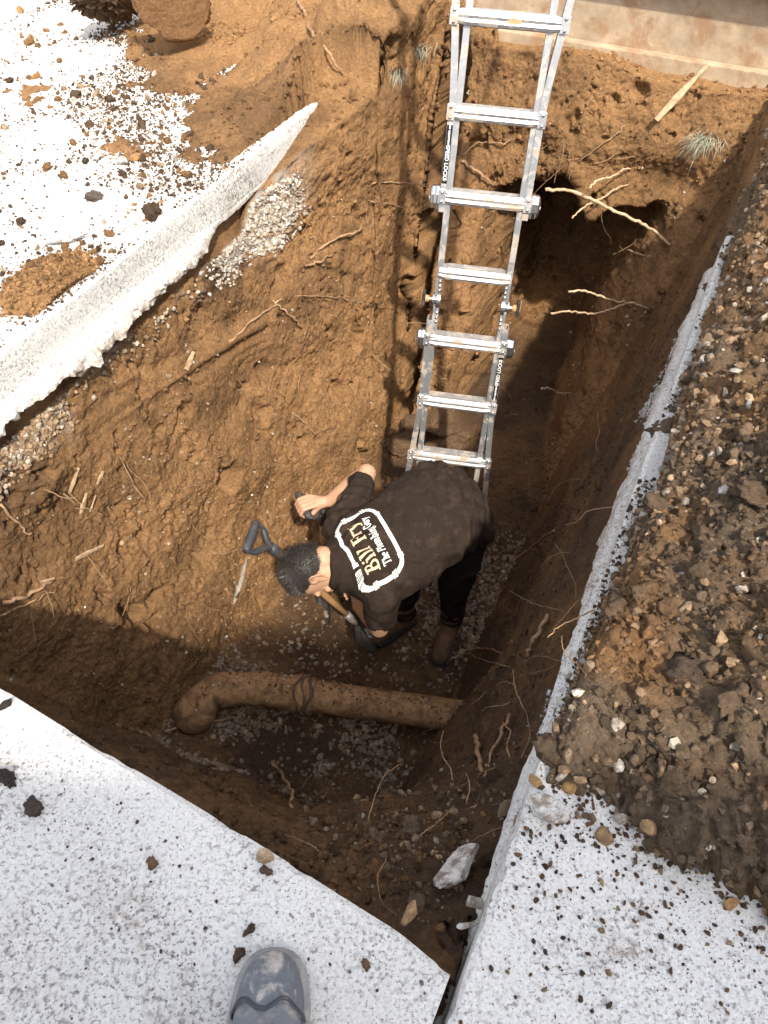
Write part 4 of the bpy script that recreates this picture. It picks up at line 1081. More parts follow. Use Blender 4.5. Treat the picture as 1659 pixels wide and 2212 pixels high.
# shirt
bm = Blob()
loft(bm, [((-.228, 1.757, -.975), .078, .075, .07), ((-.208, 1.764, -.982), .088, .080, .08), ((-.165, 1.782, -.995), .140, .090, .09), ((-.11, 1.808, -1.005), .205, .116, .12), ((-.04, 1.845, -1.005), .228, .134, .14),
          ((.04, 1.89, -1.0), .226, .144, .15), ((.12, 1.95, -.985), .226, .146, .15), ((.185, 2.01, -.975), .232, .144, .15), ((.245, 2.06, -.975), .238, .145, .15), ((.285, 2.10, -1.0), .234, .136, .14), ((.318, 2.13, -1.05), .205, .118, .12)])
limb(bm, [(-.14, 1.90, -1.0, .085), (*RS, .080), (-.125, 2.11, -.985, .072), (-.100, 2.185, -.985, .066)])
limb(bm, [(-.05, 1.74, -1.02, .09), (*LS, .082), (-.012, 1.67, -1.14, .074), (-.016, 1.688, -1.235, .068)])
def shirt_fn(co, no):
    q = co.copy(); rel = co - np.array((-.2, 1.765, -.95)); r = np.linalg.norm(rel, axis=1)
    ang = np.arctan2(rel @ np.array(LAX), -(rel @ np.array(FWD)))
    top = np.clip(no[:, 2], 0, 1)
    a_ = rel @ np.array(LAX); b_ = -(rel @ np.array(FWD))
    # drawn folds running back from the collar, slack folds at the waist, creases round the armholes
    f1 = np.sin(ang * 13 + 2.2 * fbm(co, 5, 2, 3)) * np.exp(-((r - .16) / .06) ** 2) * .009
    slack = sst(.38, .62, b_)
    w1 = fbm(np.stack([b_ * 17 + a_ * 6, a_ * 4.5, co[:, 2] * 5], 1).astype(np.float32), 1, 3, 13)
    f2 = -np.abs(w1) * .030 * (.30 + .9 * slack) + .008 * (.3 + slack)
    w2 = fbm(np.stack([b_ * 6 - a_ * 11, a_ * 5 + b_ * 3, co[:, 2] * 6], 1).astype(np.float32), 1, 2, 23)
    arm = sst(.13, .2, np.abs(a_))
    f3 = -np.abs(w2) * .026 * (.25 + .9 * arm) + .004
    f4 = .0035 * fbm(co, 11, 2, 33)
    return co + no * np.clip(f1 + f2 + f3 + f4, -.015, .012)[:, None]
shirt = remeshed('shirt', bm, .0065, 8, CLOTH, fn=shirt_fn)
# trousers
bm = Blob()
loft(bm, [((.18, 2.0, -1.03), .14, .10, .10), ((.24, 2.06, -1.03), .18, .12, .13), ((.285, 2.11, -1.06), .185, .12, .14), ((.322, 2.14, -1.11), .165, .10, .12)])
limb(bm, [(.335, 2.00, -1.10, .108), (.335, 1.99, -1.28, .096), (.322, 2.000, -1.46, .080), (.335, 2.045, -1.62, .070), (.337, 2.060, -1.80, .066)])
limb(bm, [(.285, 2.16, -1.10, .105), (.20, 2.12, -1.26, .092), (.115, 2.075, -1.44, .080), (.105, 2.080, -1.62, .072), (.100, 2.090, -1.80, .068)])
def trou_fn(co, no):
    low = sst(-1.2, -1.7, co[:, 2])
    f = -np.abs(fbm(np.stack([co[:, 0] * 6, co[:, 1] * 6, co[:, 2] * 20], 1).astype(np.float32), 1, 2, 43)) * (.010 + .012 * low)
    return co + no * f[:, None]
trousers = remeshed('trousers', bm, .0075, 6, TROU, fn=trou_fn)
# boots
def person_boot(ankle, toe, name='boot'):
    A, T = Vector(ankle), Vector(toe); d = (T - A); d.z = 0; d.normalize(); z0 = T.z
    bm = Blob()
    limb(bm, [(A.x, A.y, A.z + .05, .058), (A.x, A.y, z0 + .10, .056), (*(A - d * .035 + Vector((0, 0, z0 + .06 - A.z))), .050)])
    limb(bm, [(*(A - d * .035 + Vector((0, 0, z0 + .055 - A.z))), .046), (*(A + d * .07 + Vector((0, 0, z0 + .075 - A.z))), .050), (*(T - d * .07 + Vector((0, 0, .062))), .050), (*(T - d * .045 + Vector((0, 0, .052))), .048)])
    o = remeshed(name, bm, .006, 5, LEATHER)
    bm = bmesh.new(); sd = Vector((-d.y, d.x, 0)); heel = A - d * .085; ln = (T - heel); ln.z = 0; ln = ln.length; pr = []
    for t in np.linspace(0, 1, 15):
        w_ = .040 * min(1, (t / .08) ** .5 if t < .08 else 1) + .012 * math.sin(max(0, (t - .4) / .6) * math.pi * .8); w_ *= (1 if t < .85 else math.sqrt(max(.02, 1 - ((t - .85) / .15) ** 2)))
        pr.append((t, w_))
    loop = [heel + d * ln * t + sd * w_ for t, w_ in pr] + [heel + d * ln * t - sd * w_ for t, w_ in reversed(pr)]
    lo = [bm.verts.new((p_.x - PORG.x, p_.y - PORG.y, z0 - PORG.z)) for p_ in loop]; hi = [bm.verts.new((p_.x - PORG.x, p_.y - PORG.y, z0 + .028 - PORG.z)) for p_ in loop]
    m = len(loop)
    for k in range(m): bm.faces.new((lo[k], lo[(k + 1) % m], hi[(k + 1) % m], hi[k]))
    bm.faces.new(lo[::-1]); bm.faces.new(hi); link('sole', me_bm('sole', bm), BLACK_PL, o)
def fl_z(x, y):
    ok, p_, n_, i_ = ground.ray_cast(Vector((x, y, -.9)), Vector((0, 0, -1))); return p_.z if ok else -1.92
za = fl_z(.30, 1.95); zb_ = fl_z(.05, 2.05)
person_boot((.337, 2.062, za + .13), (.262, 1.852, za + .004)); person_boot((.100, 2.092, zb_ + .13), (-.065, 1.985, zb_ + .004))
# trowel in the left hand
tr = empty('hand_trowel', TB, 'dark handled trowel held low in the person left hand', 'trowel')
gd_ = (TB - TA).normalized()
def trp(name, bm, mat, sm=True):
    me = me_bm(name, bm, sm); me.transform(Matrix.Translation(-TB)); return link(name, me, mat, tr)
bm = bmesh.new(); add_tube(bm, [TA - gd_ * .015, TA - gd_ * .01, TA + gd_ * .03, TA.lerp(TB, .6), TB, TB + gd_ * .004], [.010, .0165, .0185, .0165, .015, .01], 14); trp('handle', bm, BLACK_PL)
bm = bmesh.new(); add_tube(bm, [TB, TB + gd_ * .03, TB + gd_ * .06 + Vector((.012, .008, 0))], [.006, .006, .006], 10); trp('tang', bm, STEEL)
bm = bmesh.new(); rows = []; sdv = gd_.cross(Vector((1, 0, 0))).normalized(); nv = gd_.cross(sdv)
for t in np.linspace(0, 1, 8):
    w_ = .035 * (1 - t ** 2.2) + .003; rows.append([bm.verts.new(TB + Vector((.012, .008, 0)) + gd_ * (.055 + .15 * t) + sdv * w_ * u + nv * (.012 * u * u)) for u in np.linspace(-1, 1, 7)])
for a_, b_ in zip(rows, rows[1:]):
    for k in range(6): bm.faces.new((a_[k], a_[k + 1], b_[k + 1], b_[k]))
bmesh.ops.solidify(bm, geom=bm.faces[:], thickness=.002); trp('blade', bm, STEEL)

# ------------------------------------------------------------------ print on the back of the shirt
bpy.context.view_layer.update()
E1 = Vector((-.437, .90, 0)).normalized(); E2 = Vector((-.90, -.437, 0)).normalized()
PC = Vector((-.058, 1.805, -.5))
def to_shirt(a_, b_, off):
    o_ = PC + E1 * a_ * .9 + E2 * b_ * .9 - PORG
    ok, p_, n_, i_ = shirt.ray_cast(o_, Vector((0, 0, -1)))
    if not ok: p_ = Vector((o_.x, o_.y, -.87 - PORG.z)); n_ = Vector((0, 0, 1))
    return p_ + n_ * off
class Ink:
    def __init__(self): self.v = []; self.f = []; self.k = 0
    def strip(self, pts, w, closed=False, cap=True):
        """flat ribbon along 2-d points, cut fine so that it can follow the cloth"""
        P_ = []
        for (p_, q_) in zip(pts, pts[1:] + ([pts[0]] if closed else [])):
            n = max(1, int(math.dist(p_, q_) / .006)); P_ += [(p_[0] + (q_[0] - p_[0]) * t / n, p_[1] + (q_[1] - p_[1]) * t / n) for t in range(n)]
        if not closed: P_.append(pts[-1])
        n = len(P_); base = len(self.v); self.k += 1; off = .0016 + .00006 * (self.k % 12)
        for i in range(n):
            a_ = P_[i - 1] if (i > 0 or closed) else P_[i]; b_ = P_[(i + 1) % n] if (i < n - 1 or closed) else P_[i]
            dx, dy = b_[0] - a_[0], b_[1] - a_[1]; l_ = math.hypot(dx, dy) or 1; nx, ny = -dy / l_ * w / 2, dx / l_ * w / 2
            self.v += [to_shirt(P_[i][0] + nx, P_[i][1] + ny, off), to_shirt(P_[i][0], P_[i][1], off), to_shirt(P_[i][0] - nx, P_[i][1] - ny, off)]
        for i in range(n if closed else n - 1):
            a_ = base + 3 * i; b_ = base + 3 * ((i + 1) % n)
            self.f += [(a_, b_, b_ + 1, a_ + 1), (a_ + 1, b_ + 1, b_ + 2, a_ + 2)]
    def build(self, name, mat):
        return set_props(link(name, me_np(name, [tuple(p_) for p_ in self.v], self.f, True), mat, shirt), kind='stuff')
def arc(cx, cy, rx, ry, a0, a1, n=10): return [(cx + rx * math.cos(R(a0 + (a1 - a0) * k / n)), cy + ry * math.sin(R(a0 + (a1 - a0) * k / n))) for k in range(n + 1)]
ST = .19                                             # stem weight; serif letters, unit = capital height
def ser(x, y, w=.34): return ([(x - w / 2, y), (x + w / 2, y)], .085)
def glyph(c):
    S = ST
    if c == 'B': return .78, [([(.2, 0), (.2, 1)], S), ser(.14, .04, .3), ser(.14, .96, .3), ([(.2, .96)] + arc(.38, .74, .2, .22, 90, -90) + [(.2, .52)], .12), ([(.2, .52)] + arc(.42, .28, .25, .24, 90, -90) + [(.2, .04)], .13)]
    if c == 'F': return .74, [([(.2, 0), (.2, 1)], S), ser(.2, .04), ([(.05, .95), (.68, .95)], .1), ([(.65, .97), (.65, .72)], .08), ([(.2, .52), (.5, .52)], .09), ([(.5, .66), (.5, .38)], .07)]
    if c == 'T': return .80, [([(.4, 0), (.4, 1)], S), ser(.4, .04, .4), ([(.04, .95), (.76, .95)], .1), ([(.07, .97), (.07, .72)], .08), ([(.73, .97), (.73, .72)], .08)]
    if c == 'P': return .74, [([(.2, 0), (.2, 1)], S), ser(.2, .04, .38), ser(.14, .96, .3), ([(.2, .96)] + arc(.4, .70, .24, .26, 90, -90) + [(.2, .44)], .13)]
    if c == 'G': return .86, [(arc(.45, .5, .34, .46, 40, 320, 18), .15), ([(.73, .97), (.73, .68)], .07), ([(.68, .46), (.68, .1)], .16), ser(.68, .46, .34)]
    if c == 'i': return .42, [([(.21, 0), (.21, .66)], S), ser(.21, .04), ser(.15, .63, .24), ([(.21, .80), (.21, .98)], .19)]
    if c == 'l': return .42, [([(.21, 0), (.21, 1)], S), ser(.21, .04), ser(.15, .96, .24)]
    if c == 'r': return .56, [([(.2, 0), (.2, .66)], S), ser(.2, .04, .36), ser(.14, .63, .24), (arc(.38, .42, .18, .21, 170, 60, 6), .12), ([(.46, .62), (.52, .54)], .16)]
    if c == 'y': return .70, [([(.14, .64), (.38, .06)], .16), ([(.60, .64), (.30, -.24), (.14, -.26)], .10), ser(.14, .64, .3), ser(.58, .64, .26)]
    if c == 'h': return .74, [([(.2, 0), (.2, 1)], S), ser(.2, .04, .34), ser(.14, .96, .24), (arc(.37, .42, .18, .22, 170, 0, 8) + [(.55, 0)], .15), ser(.56, .04, .3)]
    if c == 'n': return .74, [([(.2, 0), (.2, .66)], S), ser(.2, .04, .34), ser(.14, .63, .24), (arc(.37, .42, .18, .22, 170, 0, 8) + [(.55, 0)], .15), ser(.56, .04, .3)]
    if c == 'm': return 1.08, [([(.2, 0), (.2, .66)], S), ser(.2, .04, .3), ser(.14, .63, .24), (arc(.36, .42, .16, .22, 170, 0, 8) + [(.52, 0)], .15), ser(.53, .04, .26), (arc(.70, .42, .17, .22, 170, 0, 8) + [(.87, 0)], .15), ser(.89, .04, .28)]
    if c == 'u': return .74, [(list(reversed([(.18, .66)] + arc(.35, .22, .17, .2, 180, 350, 8))), .15), ([(.54, 0), (.54, .66)], S), ser(.12, .63, .24), ser(.47, .63, .24), ser(.62, .04, .2)]
    if c == 'e': return .62, [([(.1, .36), (.52, .36)], .08), (arc(.31, .33, .22, .31, 0, 315, 18), .14)]
    if c == 'b': return .70, [([(.2, 0), (.2, 1)], S), ser(.14, .96, .24), (arc(.36, .33, .22, .31, 150, -150, 16), .14)]
    if c == 'g': return .66, [(arc(.30, .40, .19, .24, 0, 360, 16), .13), ([(.48, .6), (.62, .66)], .09), (arc(.31, -.10, .25, .15, 0, 360, 16), .11), ([(.16, .16), (.16, .06)], .1)]
    return .36, []
def write(text, x0, y0, h, ink, length):
    adv = sum(glyph(c)[0] for c in text); kx = length / (adv * h); x = x0
    for c in text:
        a_, st = glyph(c)
        for pts, w_ in st: ink.strip([(x + px * h * kx, y0 + py * h) for px, py in pts], w_ * h * (kx if abs(pts[0][0] - pts[-1][0]) < .02 and len(pts) == 2 else 1))
        x += a_ * h * kx
PRINT_W = mat_plain('print_white_ink', (.72, .71, .68), .75, var=.12, scale=120, bmp=0)
PRINT_T = mat_plain('print_tan_ink', (.62, .46, .29), .75, var=.12, scale=120, bmp=0)
ink = Ink(); write('Bill Fry', -.125, .004, .062, ink, .25); ink.build('print_lettering', PRINT_T)
ink = Ink(); write('The Plumbing Guy', -.128, -.047, .036, ink, .25); ink.build('print_lettering', PRINT_W)
# the pipe drawn as a frame round the words, open at the upper left
HWD, HHT, RC = .165, .094, .05; pw = .017
ink = Ink()
def corner(cx, cy, a0): return arc(cx, cy, RC, RC, a0, a0 + 90, 8)
ink.strip([(-.062, HHT + .001), (.012, HHT + .0), (.05, HHT + .010), (.075, HHT + .004), (HWD - RC - .004, HHT)], pw)
ink.strip(list(reversed(corner(HWD - RC, HHT - RC, 0))), pw)
ink.strip([(HWD, HHT - RC - .002), (HWD, -HHT + RC + .002)], pw)
ink.strip(list(reversed(corner(HWD - RC, -HHT + RC, 270))), pw)
ink.strip([(HWD - RC - .002, -HHT), (-HWD + RC + .002, -HHT)], pw)
ink.strip(list(reversed(corner(-HWD + RC, -HHT + RC, 180))), pw)
ink.strip([(-HWD, -HHT + RC + .002), (-HWD, HHT - RC - .002)], pw)
ink.strip(list(reversed(corner(-HWD + RC, HHT - RC, 90))), pw)
ink.strip([(-HWD + RC + .004, HHT), (-.095, HHT)], pw * 1.1)
ink.build('print_pipe_frame', PRINT_W)
ink = Ink()
J = [((HWD - RC, HHT), 0), ((HWD, HHT - RC), 90), ((HWD, -HHT + RC), 90), ((HWD - RC, -HHT), 0), ((-HWD + RC, -HHT), 0), ((-HWD, -HHT + RC), 90), ((-HWD, HHT - RC), 90), ((-HWD + RC, HHT), 0), ((-.100, HHT), 0), ((-.066, HHT), 0)]
for (x, y), a_ in J:
    for dd in (-.0055, .0055):
        c = (x + dd, y) if a_ == 0 else (x, y + dd)
        ink.strip([(c[0], c[1] - .0125), (c[0], c[1] + .0125)] if a_ == 0 else [(c[0] - .0125, c[1]), (c[0] + .0125, c[1])], .009)
for k in range(len(ink.v)): ink.v[k] = ink.v[k] + Vector((0, 0, .0012))
ink.build('print_pipe_joints', PRINT_W)
ink = Ink()
for (x, y), a_ in J:
    for dd in (-.0105, 0, .0105):
        c = (x + dd, y) if a_ == 0 else (x, y + dd)
        ink.strip([(c[0], c[1] - .0128), (c[0], c[1] + .0128)] if a_ == 0 else [(c[0] - .0128, c[1]), (c[0] + .0128, c[1])], .0022)
for k in range(len(ink.v)): ink.v[k] = ink.v[k] + Vector((0, 0, .0022))
ink.build('print_joint_lines', CLOTH)
# small pale logo patch on the trousers
def patch(x, y, r_):
    d = ray(x, y).normalized(); ok, p_, n_, i_ = trousers.ray_cast(Vector((0, 0, CAM_H)) - PORG, d)
    if not ok: ok, p_, n_, i_ = shirt.ray_cast(Vector((0, 0, CAM_H)) - PORG, d)
    if not ok: return
    Mx = Matrix.Translation(p_ + n_ * .003) @ frame_z(n_).to_4x4()
    bm = bmesh.new(); bmesh.ops.create_circle(bm, cap_ends=True, segments=6, radius=r_, matrix=Mx); o = link('logo_patch', me_bm('logo_patch', bm), PRINT_W, trousers)
    bm = bmesh.new()
    add_box(bm, Mx @ Vector((-.001, 0, .001)), (r_ * .25, r_ * 1.0, .0008), (Mx.to_3x3() @ Matrix.Rotation(.5, 3, 'Z'))); link('logo_mark', me_bm('logo_mark', bm), TROU, trousers)
patch(1002, 1191, .012)
# ------------------------------------------------------------------ the viewer's boot on the near paving
BOOTL = mat_plain('dusty_grey_leather', (.155, .165, .18), .7, var=.22, scale=26, bmp=.35, bdist=.0015, spec=.3, dirt=(.40, .345, .29), dirt_amt=.75, dirt_scale=10)
TOECAP = mat_plain('scuffed_toe_cap', (.125, .135, .15), .6, var=.25, scale=40, bmp=.3, bdist=.001, dirt=(.48, .43, .38), dirt_amt=.85, dirt_scale=26)
WELT = mat_plain('dusty_rubber_welt', (.27, .26, .25), .8, var=.25, scale=30, bmp=.3, dirt=(.42, .36, .30), dirt_amt=.8, dirt_scale=15)
SEAM = mat_plain('dark_seam', (.07, .07, .075), .8, var=.2, bmp=0)
toe = at(597, 2055, .02); heel_dir = Vector((-.03, -1, 0)).normalized()
boot = empty('work_boot', Vector((toe.x, toe.y - .15, 0)), 'dusty grey leather work boot at the bottom edge on the near paving', 'boot')
BL = Vector(boot.location); fd = -heel_dir; sdv = Vector((fd.y, -fd.x, 0))
def wid(t):      # half width along the boot, t = 0 at the toe .. 1 at the heel
    return np.interp(t, [0, .012, .04, .09, .16, .26, .36, .5, .65, .8, .92, .975, 1], [.004, .020, .034, .046, .0535, .058, .0575, .050, .044, .043, .040, .028, .004])
def top(t):      # height of the upper
    return np.interp(t, [0, .03, .08, .18, .3, .42, .52, .62, .7, .95, 1], [.032, .050, .064, .074, .080, .094, .118, .145, .16, .16, .15])
LB = .31
def P_(t, u, z): return Vector((toe.x, toe.y, 0)) + heel_dir * LB * t + sdv * u + Vector((0, 0, z)) - BL
def boot_loft(name, t0, t1, grow, mat, parent=boot, n=34, seg=24, zmin=.022, curve=None):
    bm = bmesh.new(); rings = []
    for t in np.linspace(t0, t1, n):
        w_ = wid(t) - .004 + grow; h_ = top(t) + grow; r_ = []
        for k in range(seg + 1):
            a_ = math.pi * k / seg; c_, s_ = math.cos(a_), math.sin(a_)
            u = w_ * math.copysign(abs(c_) ** .62, c_); z = zmin + (h_ - zmin) * s_ ** .72
            tt_ = t if curve is None else t + curve(u / max(w_, 1e-4), s_) * ((t - t0) / (t1 - t0))
            r_.append(bm.verts.new(P_(tt_, u, z)))
        rings.append(r_)
    for a_, b_ in zip(rings, rings[1:]):
        for k in range(seg): bm.faces.new((a_[k], a_[k + 1], b_[k + 1], b_[k]))
    return link(name, me_bm(name, bm, True), mat, parent)
up_ = boot_loft('upper', .004, .998, 0, BOOTL, n=60)
wave = lambda u, s_: .028 * math.cos(u * 2.2 * math.pi * .75 + .5) * s_ ** 1.5 + .05 * (1 - s_)
cap_ = boot_loft('toe_cap', .002, .272, .0022, TOECAP, curve=wave)
for kk, gr in ((0, .0034), (1, .0030)):
    bm = bmesh.new(); pts = []
    for k in range(31):
        a_ = math.pi * (k + .0) / 30; c_, s_ = math.cos(a_), math.sin(a_); t = .272 - .010 - kk * .014
        w_ = wid(t) - .004 + gr; h_ = top(t) + gr
        u = w_ * math.copysign(abs(c_) ** .62, c_); z = .022 + (h_ - .022) * s_ ** .72
        pts.append(P_(t + wave(u / w_, s_), u, z))
    add_tube(bm, pts, .0011 if kk else .0016, 6); link('seam', me_bm('seam', bm, True), SEAM, up_)
def ring_plate(name, grow, z0, z1, mat, parent):
    bm = bmesh.new(); ts = np.concatenate([np.linspace(0, .1, 14), np.linspace(.12, .9, 24), np.linspace(.92, 1, 10)])
    lp = [(t, wid(t) + grow) for t in ts] + [(t, -wid(t) - grow) for t in ts[::-1]]
    f_ = lambda t: (t - .5) * (1 + grow * 2 / LB) + .5
    lo = [bm.verts.new(P_(f_(t), u, z0)) for t, u in lp]; hi = [bm.verts.new(P_(f_(t), u, z1)) for t, u in lp]; m = len(lp)
    for k in range(m): bm.faces.new((lo[k], lo[(k + 1) % m], hi[(k + 1) % m], hi[k]))
    bm.faces.new(lo[::-1]); t_ = bm.faces.new(hi); bmesh.ops.bevel(bm, geom=list(t_.edges), offset=.003, segments=2, affect='EDGES')
    return link(name, me_bm(name, bm, True), mat, parent)
sole = ring_plate('sole', .003, .001, .016, BLACK_PL, boot); ring_plate('welt', .0055, .0165, .027, WELT, boot)
bm = bmesh.new(); add_tube(bm, [P_(.78, 0, .12), P_(.79, 0, .2), P_(.80, 0, .30)], [(.046, .062), (.05, .064), (.056, .068)], 24, cap=False)
link('shaft', me_bm('shaft', bm, True), BOOTL, boot)

# ------------------------------------------------------------------ roots, sticks, splinters
def root(name, pts, r0, r1, label, cat='root', group=None, mat=ROOT, wig=.006, span=0):
    P0 = []
    for q in pts:
        if len(q) == 3:
            p_, n_ = hit(q[0], q[1]); P0.append(p_ + n_ * q[2])
        else: P0.append(Vector(q[:3]))
    if span:
        A_, B_ = P0[0], P0[-1]; P0 = [A_.lerp(B_, t) + Vector((0, 0, span * math.sin(math.pi * t))) + Vector((0, 0, .012 * math.sin(9 * t))) for t in np.linspace(0, 1, 7)]
    c = catmull(P0, 6); n = len(c); L0 = Vector(c[0]); rg_ = random.Random(int(abs(c[0].x * 1e4 + c[0].y * 3e4)))
    c = [p_ + Vector((rg_.uniform(-1, 1), rg_.uniform(-1, 1), rg_.uniform(-1, 1))) * wig * (0 < k < n - 1) for k, p_ in enumerate(c)]
    rad = [(r0 + (r1 - r0) * k / (n - 1)) * rg_.uniform(.82, 1.18) for k in range(n)]
    bm = bmesh.new(); add_tube(bm, [p_ - L0 for p_ in c], rad, 7 if r0 > .003 else 5)
    o = link(name, me_bm(name, bm, True), mat, None, L0); set_props(o, label, cat, group)
    return o
BIG = [
    ([(1000, 352, .02), (1040, 368, .03), (1070, 388, .03), (1093, 408, .01)], .0075, .006, 'thick curved root behind the ladder above its third rung'),
    ([(1002, 328, .02), (1040, 314, .03), (1075, 305, .03), (1110, 300, .0)], .005, .0035, 'thinner forked root behind the ladder above the curved one'),
    ([(1250, 355, .01), (1290, 320, .02), (1330, 290, .015), (1350, 270, .0)], .004, .003, 'thin root slanting up the far soil bank'),
    ([(1360, 546, .03), (1385, 548, .03), (1405, 554, .0)], .006, .006, 'cut root stub on the right wall below the longest root'),
    ([(975, 1435, .04), (1010, 1417, .03), (1045, 1408, .02), (1085, 1410, .0)], .005, .004, 'pale forked root at the foot of the right wall beside the person boot'),
    ([(1010, 1416, .02), (1050, 1425, .02), (1100, 1440, .0)], .003, .002, 'thin fork below the pale root at the foot of the right wall'),
    ([(670, 556, .01), (720, 520, .02), (770, 503, .03), (780, 490, .01)], .0065, .005, 'long root lying over a hollow high on the left trench wall'),
    ([(655, 572, .01), (690, 562, .02), (720, 545, .01)], .006, .004, 'dark root just below the hollow on the left wall'),
    ([(590, 650, .01), (620, 668, .02), (640, 695, .02), (652, 708, .01)], .0055, .004, 'root hanging down in the middle of the left wall'),
    ([(495, 738, .0), (540, 700, .015), (580, 665, .015), (610, 645, .0)], .0055, .004, 'root slanting up beside the hanging root on the left wall'),
    ([(552, 512, .01), (590, 505, .015), (630, 496, .01)], .006, .006, 'straight short root just under the pale bedding gravel'),
    ([(640, 640, .005), (720, 645, .01), (800, 655, .01), (850, 668, .0)], .003, .002, 'thin straight root running right across the upper left wall'),
    ([(630, 890, .005), (655, 915, .012), (680, 940, .008)], .006, .004, 'short thick root low on the left wall near the corner'),
    ([(795, 432, .01), (840, 438, .02), (905, 455, .01)], .003, .002, 'thin root poking out of the left wall beside the ladder'),
    ([(800, 395, .01), (860, 398, .02), (920, 408, .02)], .0035, .0025, 'root stub pointing at the left ladder rail'),
    ([(0, 1308, .015), (50, 1285, .015), (115, 1256, .01)], .008, .006, 'thick split stick on the left wall at the picture border'),
    ([(0, 1085, .01), (40, 1135, .01), (65, 1150, .01)], .005, .004, 'short root at the left picture border'),
    ([(0, 1330, .0), (60, 1305, .01), (120, 1275, .005)], .004, .003, 'thin twig beneath the split stick at the left border'),
    ([(352, 1578, .01), (430, 1562, .02), (525, 1556, .02)], .0055, .004, 'stick lying on the gravel in front of the pipe elbow'),
    ([(590, 1652, .01), (605, 1680, .03), (622, 1718, .02), (630, 1745, .0)], .0065, .007, 'upright root rising from a clod at the near wall'),
    ([(1035, 1590, .01), (1037, 1630, .02), (1042, 1665, .0)], .008, .006, 'brown stick on the right wall low near the corner'),
    ([(1110, 1555, .02), (1080, 1610, .02), (1045, 1680, .01)], .006, .003, 'pale split splinter leaning on the near part of the right wall'),
    ([(1188, 1330, .01), (1165, 1380, .015), (1140, 1425, .01)], .007, .006, 'thick dark root on the right wall below the cement smear'),
    ([(1200, 1150, .01), (1160, 1180, .015), (1080, 1235, .01)], .005, .0035, 'long branching root on the right wall level with the person'),
    ([(640, 8, .015), (655, 35, .02), (672, 70, .02), (700, 110, .015), (740, 165, .01)], .009, .005, 'long dark stick on the soil bank beyond the left paving'),
    ([(455, 1190, .01), (480, 1195, .01), (520, 1180, .01)], .004, .003, 'twig near the leaning shovel on the left wall'),
]
for pts, r0, r1, lb in BIG: root('root', pts, r0, r1, lb, mat=ROOT)
PROOT = mat_plain('pale_root', (.52, .37, .23), .8, var=.35, scale=60, bmp=.5, bdist=.004, dirt=(.25, .14, .07), dirt_amt=.6, dirt_scale=25, coord='gen')
def pt(x, y, z): q = at(x, y, z); return (q.x, q.y, q.z, 0)
for pts, r0, r1, lb, sp_ in (
    ([pt(1178, 410, -.42), (1448, 532, .0)], .0095, .006, 'longest thick pale root arching across the shaded far right corner of the trench', .06),
    ([pt(1228, 630, -.70), (1400, 670, .0)], .0055, .005, 'upper of two crossing pale roots on the right trench wall', .02),
    ([pt(1190, 677, -.78), (1375, 655, .0)], .005, .004, 'lower of two crossing pale roots on the right trench wall', -.02),
    ([pt(1236, 472, -.50), (1356, 402, .0)], .0045, .0035, 'thin root that crosses over the longest root', .03),
    ([pt(1272, 407, -.36), (1362, 368, .0)], .0055, .004, 'short forked root in the far right corner above the longest root', .02),
    ([pt(1170, 840, -1.1), (1240, 856, .0)], .0045, .003, 'thin pale root poking out low on the right wall', .01)):
    root('root', pts, r0, r1, lb, span=sp_, mat=PROOT, wig=.0035)
# thin rootlets, alike ones share a label
def rootlets(n, region, label, group, r=(.0010, .0026), length=(.07, .24), seed=1, droop=.5):
    rg_ = random.Random(seed)
    for k in range(n):
        x, y = rg_.uniform(region[0], region[2]), rg_.uniform(region[1], region[3])
        p_, n_ = hit(x, y)
        t_ = Vector((rg_.uniform(-1, 1), rg_.uniform(-1, 1), rg_.uniform(-1.2, .4) - droop * .5)).normalized(); t_ = (t_ - n_ * t_.dot(n_) * .75).normalized()
        L_ = rg_.uniform(*length); pts = [p_ - n_ * .003]
        dirn = (t_ + n_ * .35).normalized()
        for q in range(4):
            pts.append(pts[-1] + dirn * L_ / 4); dirn = (dirn + Vector((rg_.uniform(-.5, .5), rg_.uniform(-.5, .5), rg_.uniform(-.5, .3)))).normalized()
        rr = rg_.uniform(*r)
        lw = 'short' if L_ < .12 else 'longer' if L_ < .18 else 'long'; zw = 'near the rim' if p_.z > -.45 else 'halfway down' if p_.z > -1.1 else 'near the floor'
        root('rootlet', [(p.x, p.y, p.z, 0) for p in pts], rr, rr * .5, '%s %s, %s' % (lw, label, zw), 'root', group, wig=.0015)
rootlets(26, (600, 430, 880, 800), 'hair thin root curling out of the sunlit upper left wall', 'thin roots of the upper left wall', seed=2)
rootlets(20, (40, 980, 420, 1330), 'hair thin root on the lower left wall near the border', 'thin roots of the lower left wall', seed=3)
rootlets(30, (1180, 300, 1400, 560), 'hair thin root in the far right corner of the trench', 'thin roots of the far right corner', seed=4, droop=1.2)
rootlets(30, (1100, 700, 1330, 1500), 'hair thin root on the shaded right wall', 'thin roots of the right wall', seed=5)
rootlets(20, (960, 1480, 1140, 1800), 'hair thin root low on the right wall near the corner', 'thin roots of the near right corner', seed=6)
rootlets(12, (560, 1640, 900, 1850), 'hair thin root standing up from the near wall', 'thin roots of the near wall', seed=7, droop=-1.6)
rootlets(10, (960, 480, 1120, 640), 'hair thin root hanging behind the ladder', 'thin roots behind the ladder', seed=8, droop=1.0)
